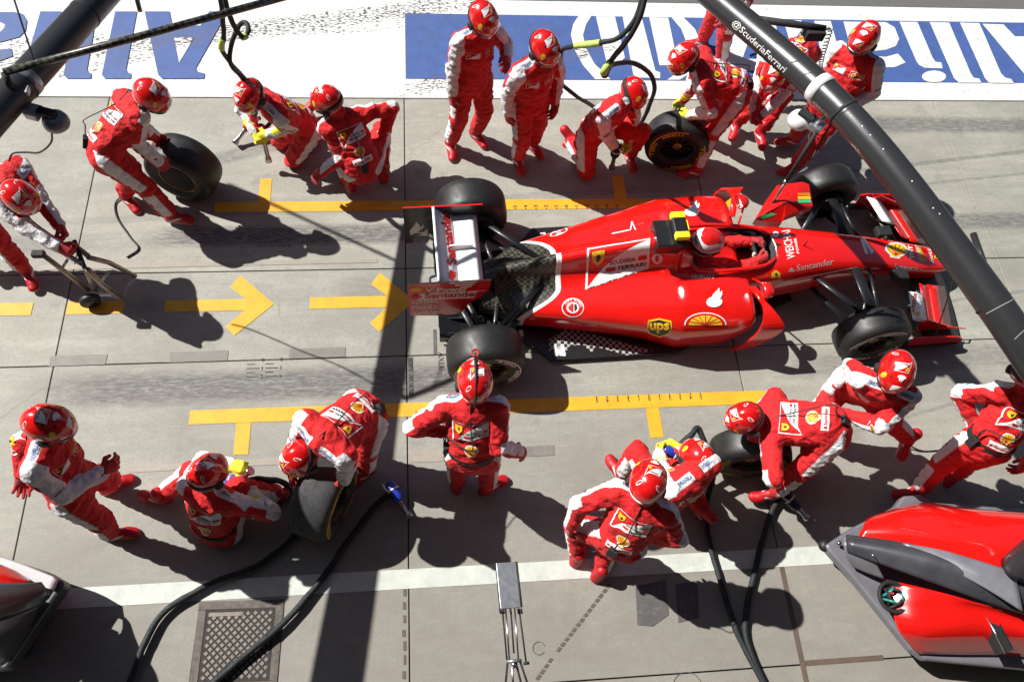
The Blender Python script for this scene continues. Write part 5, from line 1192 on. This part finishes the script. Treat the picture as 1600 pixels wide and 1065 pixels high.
# stay rod in front of the left boom, with its bent bracket
rd = MB().tube([at(6, 113, 2.66), at(200, 62, 2.66), at(480, -14, 2.66)], .0235, 0, 14).build('carbon_rod', MAT['twill_dark']); label(rd, 'thin carbon fibre rod crossing in front of the left boom', 'rod')
MB().tube([at(6, 113, 2.66), at(14, 132, 2.6), at(26, 140, 2.52)], .022, 0, 10).build('bent_bracket', MAT['nylon_black'], rd)
MB().box(at(30, 142, 2.5), (.06, .03, .02)).build('bracket_foot', MAT['alu_grey'], rd, .005)
cab('thin taut cable rising from the carbon rod past the left letters', [(18, -12, 2.9), (35, 40, 2.8), (54, 98, 2.67)], .006)
st = MB().tube([at(212, -8, 2.2), at(219, 18, 2.15)], .017, 0, 10).build('boom_stub', MAT['bronze_tube'], LBOOM)
MB().tube([at(1521, 366, 2.25), at(1540, 420, 2.3)], .022, 0, 12).build('boom_stub', MAT['boom_black'], RBOOM)
for s_, sgn in ((at(412, 313, 0), 0),):
    sd_ = Vector((cos(SUN_AZ), sin(SUN_AZ), 0))/math.tan(SUN_EL); a = at(412, 313, 0)+(sd_+Z)*3.6; c = at(640, 417, 0)+(sd_+Z)*3.2
    stay = MB().tube([a+(a-c)*.25, a, c, c+(c-a)*.08], .018, 0, 10).build('gantry_stay', MAT['boom_black']); label(stay, 'thin dark stay of the overhead gantry above the left letters', 'rod')
# arm with a black box behind the right boom
sa = MB().tube([at(1180, 30, 2.35), at(1262, 41, 2.35), at(1290, 44, 2.35)], [.028, .026, .02], 0, 12).build('sensor_arm', MAT['nylon_black']); label(sa, 'black arm with a square box reaching out behind the right boom', 'sensor arm')
MB().box(at(1272, 52, 2.3), (.075, .05, .04)).build('sensor_box', MAT['nylon_black'], sa, .008)
MB().tube([at(1290, 44, 2.35), at(1299, 46, 2.35)], [.02, .004], 0, 10).build('tip', MAT['alu_grey'], sa)
hl = []
A0, B0 = at(1298, 46, 2.34), at(1284, 122, 1.35)
for i in range(240):
    f_ = i/239; p = A0.lerp(B0, f_)+Vector((0, 0, -.1))*sin(pi*f_); t = i*.62; hl.append(p+RT*.018*cos(t)+FW*.018*sin(t))
co_ = MB().tube(hl, .0045, 0, 5).build('coiled_cable', MAT['nylon_black']); label(co_, 'coiled cable hanging from the black arm to the tall crew member', 'cable')
# ---- release light hung over the far front wheel
rb = thing('release_light', 'red hooded release light with green triangle hung over the far front wheel', 'signal light', at(1225, 318, 1.0)); o = Vector(rb.location); zt = 1.66
up_ = [(1180, 342), (1196, 315), (1214, 290), (1254, 284), (1264, 288), (1270, 322), (1226, 338), (1222, 347), (1187, 345)]
zs = [zt-.10, zt-.03, zt, zt, zt-.01, zt-.04, zt-.06, zt-.12, zt-.12]
tp = [at(x, y, z)-o for (x, y), z in zip(up_, zs)]; nb = len(tp); hb = MB(); cc = at(1228, 316, zt+.01)-o; lowr = [p-Z*.07 for p in tp]
hb.add(tp+[cc], [(i, (i+1) % nb, nb) for i in range(nb)], 0, False); hb.rings([tp, lowr], 0, True, False, True, False); HOOD = hb.build('hood', MAT['car_red'], rb)
bpy.context.view_layer.update(); cfh = cam_fn(rb); bvh_ = bvh_of([HOOD])
print_on('lamp_segment', rb, bvh_, cfh, [G('decal_green', [(1187, 340), (1197, 330), (1214, 335), (1192, 342)])], 12)
for m_, y0 in (('decal_red', 296), ('decal_orange', 301), ('decal_yellow', 306.5), ('decal_green', 312)):
    print_on('lamp_segment', rb, bvh_, cfh, [G(m_, [(1246, y0+.5), (1264+(y0-296)*.15, y0), (1265+(y0-296)*.15, y0+5), (1247, y0+5)])], 12, .006)
for m_ in ('decal_red',): print_on('seam', rb, bvh_, cfh, [line2((1222, 318), (1268, 312), 1.6, 'decal_black'), line2((1206, 320), (1222, 300), 2.0, 'decal_red')], 8)
MB().tube([at(1276, 206, 2.28)-o, at(1228, 284, zt+.18)-o], .0165, 0, 10).build('drop_rod', MAT['nylon_black'], rb)
MB().tube([at(1228, 284, zt+.18)-o, at(1214, 306, zt+.04)-o, at(1206, 318, zt-.03)-o], [.012, .009, .012], 0, 8).build('rod_end', MAT['steel'], rb)
MB().lathe([(.001, -.02), (.022, -.015), (.022, .015), (.001, .02)], 0, 14, 'z', at(1228, 284, zt+.18)-o).build('rod_joint', MAT['steel'], rb)
MB().tube([at(1262, 262, 1.95)-o, at(1245, 274, 1.9)-o, at(1230, 283, zt+.18)-o], .011, 0, 8).build('side_strut', MAT['alu_grey'], rb)
# ---- fairings at the foot of the gantry
def surf3(rows, n=6):
    """smooth skin through rows of (px, py, z)"""
    R_ = [crom([at(*p) for p in r], n) for r in rows]; m_ = len(R_[0]); cols = [crom([r[j] for r in R_], n) for j in range(m_)]
    return [[c[i] for c in cols] for i in range(len(cols[0]))]
def skin(name, rows, mat, parent, o, th=.012, n=6):
    g = surf3(rows, n); b = MB(); k = len(g[0])
    b.rings([[p-o for p in r] for r in g], 0, False); ob_ = b.build(name, MAT[mat], parent)
    s = ob_.modifiers.new('shell', 'SOLIDIFY'); s.thickness = th; s.offset = 0; return ob_
pod = thing('gantry_pod', 'red and grey streamlined fairing at the lower right with a pointed nose', 'fairing', at(1480, 900, 0), 0, 'fairings at the gantry feet'); o = Vector(pod.location)
ol = [(1290, 851), (1335, 822), (1400, 790), (1412, 774), (1440, 772), (1460, 784), (1610, 795), (1720, 810), (1720, 1060), (1600, 1045), (1446, 1030), (1424, 1014), (1376, 955), (1330, 898), (1297, 862)]
MB().prism([at(x, y, .34)-o for x, y in ol], .24-o.z).build('skirt', MAT['pod_grey'], pod, .02)
ol2 = [(1305, 853), (1400, 800), (1600, 808), (1720, 820), (1720, 1030), (1600, 1020), (1450, 1012), (1380, 940)]
MB().prism([at(x, y, .25)-o for x, y in ol2], .03-o.z).build('plinth', MAT['matt_black'], pod, .02)
skin('upper_panel', [[(1340, 838, .50), (1400, 848, .62), (1480, 866, .74), (1580, 892, .84), (1700, 925, .86)], [(1348, 824, .52), (1410, 826, .66), (1500, 838, .80), (1590, 850, .88), (1700, 870, .9)], [(1356, 810, .48), (1424, 796, .62), (1510, 800, .72), (1600, 806, .78), (1700, 815, .8)], [(1372, 803, .34), (1436, 786, .38), (1515, 794, .40), (1600, 801, .40), (1700, 808, .4)]], 'pod_red', pod, o)
skin('spine_band', [[(1322, 836, .50), (1400, 846, .64), (1480, 864, .77), (1580, 892, .87), (1700, 925, .9)], [(1322, 848, .54), (1400, 862, .68), (1480, 884, .80), (1570, 915, .88), (1690, 950, .9)], [(1324, 861, .50), (1392, 886, .62), (1470, 914, .72), (1560, 946, .78), (1680, 985, .8)]], 'pod_dark', pod, o, .02)
skin('grey_inlay', [[(1410, 848, .67), (1470, 859, .775), (1530, 876, .85), (1585, 893, .9)], [(1418, 858, .69), (1480, 874, .80), (1536, 898, .88), (1592, 924, .92)], [(1428, 866, .69), (1490, 892, .80), (1545, 922, .87), (1598, 955, .91)]], 'pod_grey', pod, o, .012)
skin('nose_cowl', [[(1318, 838, .48), (1318, 850, .5), (1322, 868, .46), (1332, 884, .4)], [(1342, 840, .52), (1342, 854, .55), (1345, 874, .5), (1354, 894, .42)], [(1366, 842, .58), (1366, 860, .6), (1370, 880, .54), (1382, 904, .46)]], 'pod_grey', pod, o, .012)
skin('lower_panel', [[(1385, 905, .50), (1430, 915, .62), (1490, 930, .70), (1540, 945, .72), (1640, 965, .74)], [(1392, 940, .52), (1436, 945, .62), (1490, 950, .66), (1538, 952, .68), (1640, 985, .7)], [(1404, 984, .50), (1440, 988, .58), (1490, 988, .62), (1545, 988, .62), (1640, 1000, .66)], [(1434, 1020, .36), (1465, 1020, .38), (1505, 1021, .38), (1572, 1022, .38), (1650, 1030, .4)]], 'pod_red', pod, o)
b = MB(); P_ = [at(x, y, .668)-o for x, y in ((1541, 962), (1556, 962), (1582, 1014), (1571, 1020))]; b.prism(P_, .55-o.z); b.build('air_inlet', MAT['matt_black'], pod)
MB().tube(P_+[P_[0]], .007, 0, 6).build('inlet_rim', MAT['steel'], pod)
c = at(1396, 932, .56)-o
MB().lathe([(.10, -.02), (.125, 0), (.115, .02), (.09, .0), (.085, -.06), (.001, -.07)], 0, 32, 'z', c).build('cable_port', MAT['matt_black'], pod)
for k in range(6): a = k*1.05; MB().tube(crom([c+Vector((.09*cos(a), .09*sin(a), -.03)), c+Vector((.05*cos(a+.9), .05*sin(a+.9), .04)), c+Vector((.07*cos(a+1.9), .07*sin(a+1.9), -.02))], 5), .011, 0, 6).build('cable_end', MAT['teal' if k % 2 else 'nylon_black'], pod)
MB().lathe([(.001, -.04), (.04, -.035), (.05, -.01), (.05, .02), (.03, .04), (.001, .042)], 0, 20, 'z', at(1289, 852, .28)-o).build('rubber_bumper', MAT['rubber'], pod)
MB().lathe([(.001, -.012), (.016, -.01), (.016, .012), (.001, .014)], 0, 14, 'z', at(1311, 848, .40)-o).build('lock_knob', MAT['steel'], pod)
MB().tube([at(1372, 878, .62)-o, at(1366, 868, .64)-o, at(1362, 866, .64)-o], .005, 0, 6).build('latch', MAT['steel'], pod)
for k in range(2):
    MB().prism([at(x, y, .86)-o for x, y in ((1585, 832), (1600, 824), (1600, 834))], .80-o.z).build('pod_badge', MAT['decal_white'], pod)
    break
pod2 = thing('gantry_pod', 'dark fairing with a white edge at the lower left corner', 'fairing', at(30, 960, 0), 0, 'fairings at the gantry feet'); o = Vector(pod2.location)
ol = [(-120, 828), (-40, 858), (30, 878), (75, 893), (97, 906), (100, 914), (88, 930), (50, 985), (10, 1045), (-120, 1060)]
MB().prism([at(x, y, .36)-o for x, y in ol], .22-o.z).build('skirt', MAT['pod_dark'], pod2, .02)
MB().prism([at(x, y, .23)-o for x, y in ((-110, 840), (60, 900), (80, 915), (10, 1030), (-110, 1045))], .03-o.z).build('plinth', MAT['matt_black'], pod2, .02)
skin('white_edge', [[(-100, 836, .40), (-30, 860, .40), (30, 879, .39), (92, 904, .37)], [(-100, 856, .46), (-30, 882, .47), (25, 900, .46), (84, 922, .41)]], 'lamp_white', pod2, o, .012)
skin('upper_panel', [[(-110, 852, .46), (-40, 872, .48), (5, 884, .47), (45, 905, .44)], [(-110, 880, .60), (-40, 892, .60), (5, 900, .56), (46, 908, .48)], [(-110, 910, .62), (-40, 912, .62), (5, 912, .58), (46, 911, .48)]], 'pod_red', pod2, o)
skin('spine_band', [[(-110, 905, .8), (-40, 910, .76), (20, 912, .62), (64, 910, .48)], [(-110, 940, 1.0), (-40, 940, .94), (20, 935, .7), (72, 924, .48)], [(-110, 975, 1.06), (-40, 970, .98), (20, 960, .72), (66, 944, .44)]], 'pod_dark', pod2, o, .02)
skin('lower_panel', [[(-110, 975, 1.04), (-40, 970, .96), (15, 962, .7), (62, 945, .43)], [(-110, 1020, 1.05), (-40, 1015, .95), (5, 1000, .68), (50, 970, .40)], [(-110, 1060, .5), (-50, 1050, .45), (0, 1040, .4), (30, 1010, .38)]], 'pod_dark', pod2, o)
MB().prism([at(x, y, .42)-o for x, y in ((-110, 855), (45, 908), (55, 930), (0, 1020), (-110, 1040))], .05-o.z).build('light_leak_fill', MAT['matt_black'], pod2)  # hidden fill added to stop light leaking into the fairing's shadow
MB().prism([at(x, y, .62)-o for x, y in ((-110, 900), (12, 916), (10, 955), (-110, 1030))], .41-o.z).build('light_leak_fill', MAT['matt_black'], pod2)
# ---- bracket on thin rods reaching out over the white line from the balcony
br = thing('camera_bracket', 'flat metal plate on thin rods reaching up from the bottom edge over the white line', 'bracket', at(797, 915, 3.5)); o = Vector(br.location); z = 3.5
q = lambda x, y, zz=z: at(x, y, zz)-o
MB().prism([q(775, 879), (q(806, 877)), q(814, 948), q(782, 951)], z-.012-o.z).build('plate', MAT['alu_grey'], br, .002)
for a in ([(775, 879), (782, 951)], [(807, 877), (815, 948)]): MB().tube([q(*a[0], z-.004), q(*a[1], z-.004)], .004, 0, 6).build('plate_rail', MAT['matt_black'], br)
for a in ([(790, 950), (796, 1030)], [(804, 949), (810, 1030)], [(785, 952), (792, 1030)], [(811, 950), (822, 1034)], [(798, 951), (803, 1020)]): MB().tube([q(*a[0], z-.01), q(*a[1], z-.01)], .0032, 0, 6).build('rod', MAT['steel' if a[0][0] in (790, 804) else 'nylon_black'], br)
for a in ([(793, 1034), (788, 1090)], [(806, 1034), (820, 1090)], [(813, 1034), (832, 1090)], [(800, 1040), (803, 1090)]): MB().tube([q(*a[0], z-.01), q(*a[1], z-.05)], .004, 0, 6).build('rod', MAT['nylon_black' if a[0][0] != 800 else 'steel'], br)
MB().tube([q(792, 1033), q(815, 1031)], .006, 0, 8).build('clamp', MAT['alu_grey'], br); MB().tube([q(818, 1036), q(827, 1035)], .005, 0, 8).build('clamp_knob', MAT['nylon_black'], br)
MB().tube([q(800, 1034), q(806, 1042)], .007, 0, 8).build('clamp_bolt', MAT['steel'], br)
for x in (781, 786, 797, 809, 814): MB().tube([q(x, 950, z+.002), q(x+1.5, 958, z-.004)], .004, 0, 6).build('pivot', MAT['nylon_black'], br)
# ---- cord over the helmet of the man with the black belt
P16 = PEOPLE[14]; hR, hc, hb_ = P16['HR'], P16['head'], P16['base']
pt = lambda x, y, zz: hc+hR @ Vector((x, y, zz))-hb_
MB().tube(crom([pt(.02, .15, .075), pt(.01, .10, .125), pt(0, .02, .158), pt(-.01, -.08, .14), pt(-.015, -.15, .05), pt(-.02, -.15, -.08)], 6), .0085, 0, 8).build('helmet_cord', MAT['cable_black'], P16['root'])
MB().tube(crom([pt(.015, .14, .09), pt(.0, .175, .10), pt(.03, .195, .10), pt(.045, .17, .09), pt(.03, .14, .09)], 5), .008, 0, 8).build('cord_loop', MAT['glove_red'], P16['root'])
# ---- unseen pit building behind and below the camera, added to block sky light
plain('building_grey', (.09, .09, .095), .7, 0, 0, .1, 2)
pb = thing('unseen_pit_building', 'unseen long grey pit building with open garages, added to block sky light', 'building', (0, -1.2, 0))
b = MB(); b.box((0, -4.3, 8.5), (70, 3.5, 5.5)); b.box((0, -4.3, 4.4), (70, 3.5, .25)); b.box((0, -6.5, 2.1), (70, 1.3, 2.1)); b.build('upper_storeys', MAT['building_grey'], pb)
for i in range(-9, 10): MB().box((i*7.2+3.6, -1.2, 2.07), (.4, .4, 2.06)).build('garage_pier', MAT['building_grey'], pb)
MB().box((0, -.3, 3.95), (70, .45, .14)).build('balcony_slab', MAT['building_grey'], pb); MB().box((0, .6, 10.9), (70, 2.0, .12)).build('sky_block_canopy', MAT['building_grey'], pb)  # high overhang is added to keep more sky light off the lane

# ---- unseen main stand across the track, added to block low sky light
gs = thing('sky_blocking_stand', 'unseen long grey roofed stand across the track, added to block sky light', 'building', (0, 32, 0)); b = MB()
for k in range(12): b.box((0, 1+k*1.1, .5+k*.62), (110, .56, .5+k*.62))
b.box((0, 16, 9), (110, .4, 9)); b.box((0, 9, 18.2), (110, 7.5, .25)); b.build('terraces', MAT['building_grey'], gs)
for i in range(-9, 10): MB().tube([(i*12, 13.5, 8), (i*12, 13.5, 18)], .3, 0, 8).build('roof_column', MAT['building_grey'], gs)
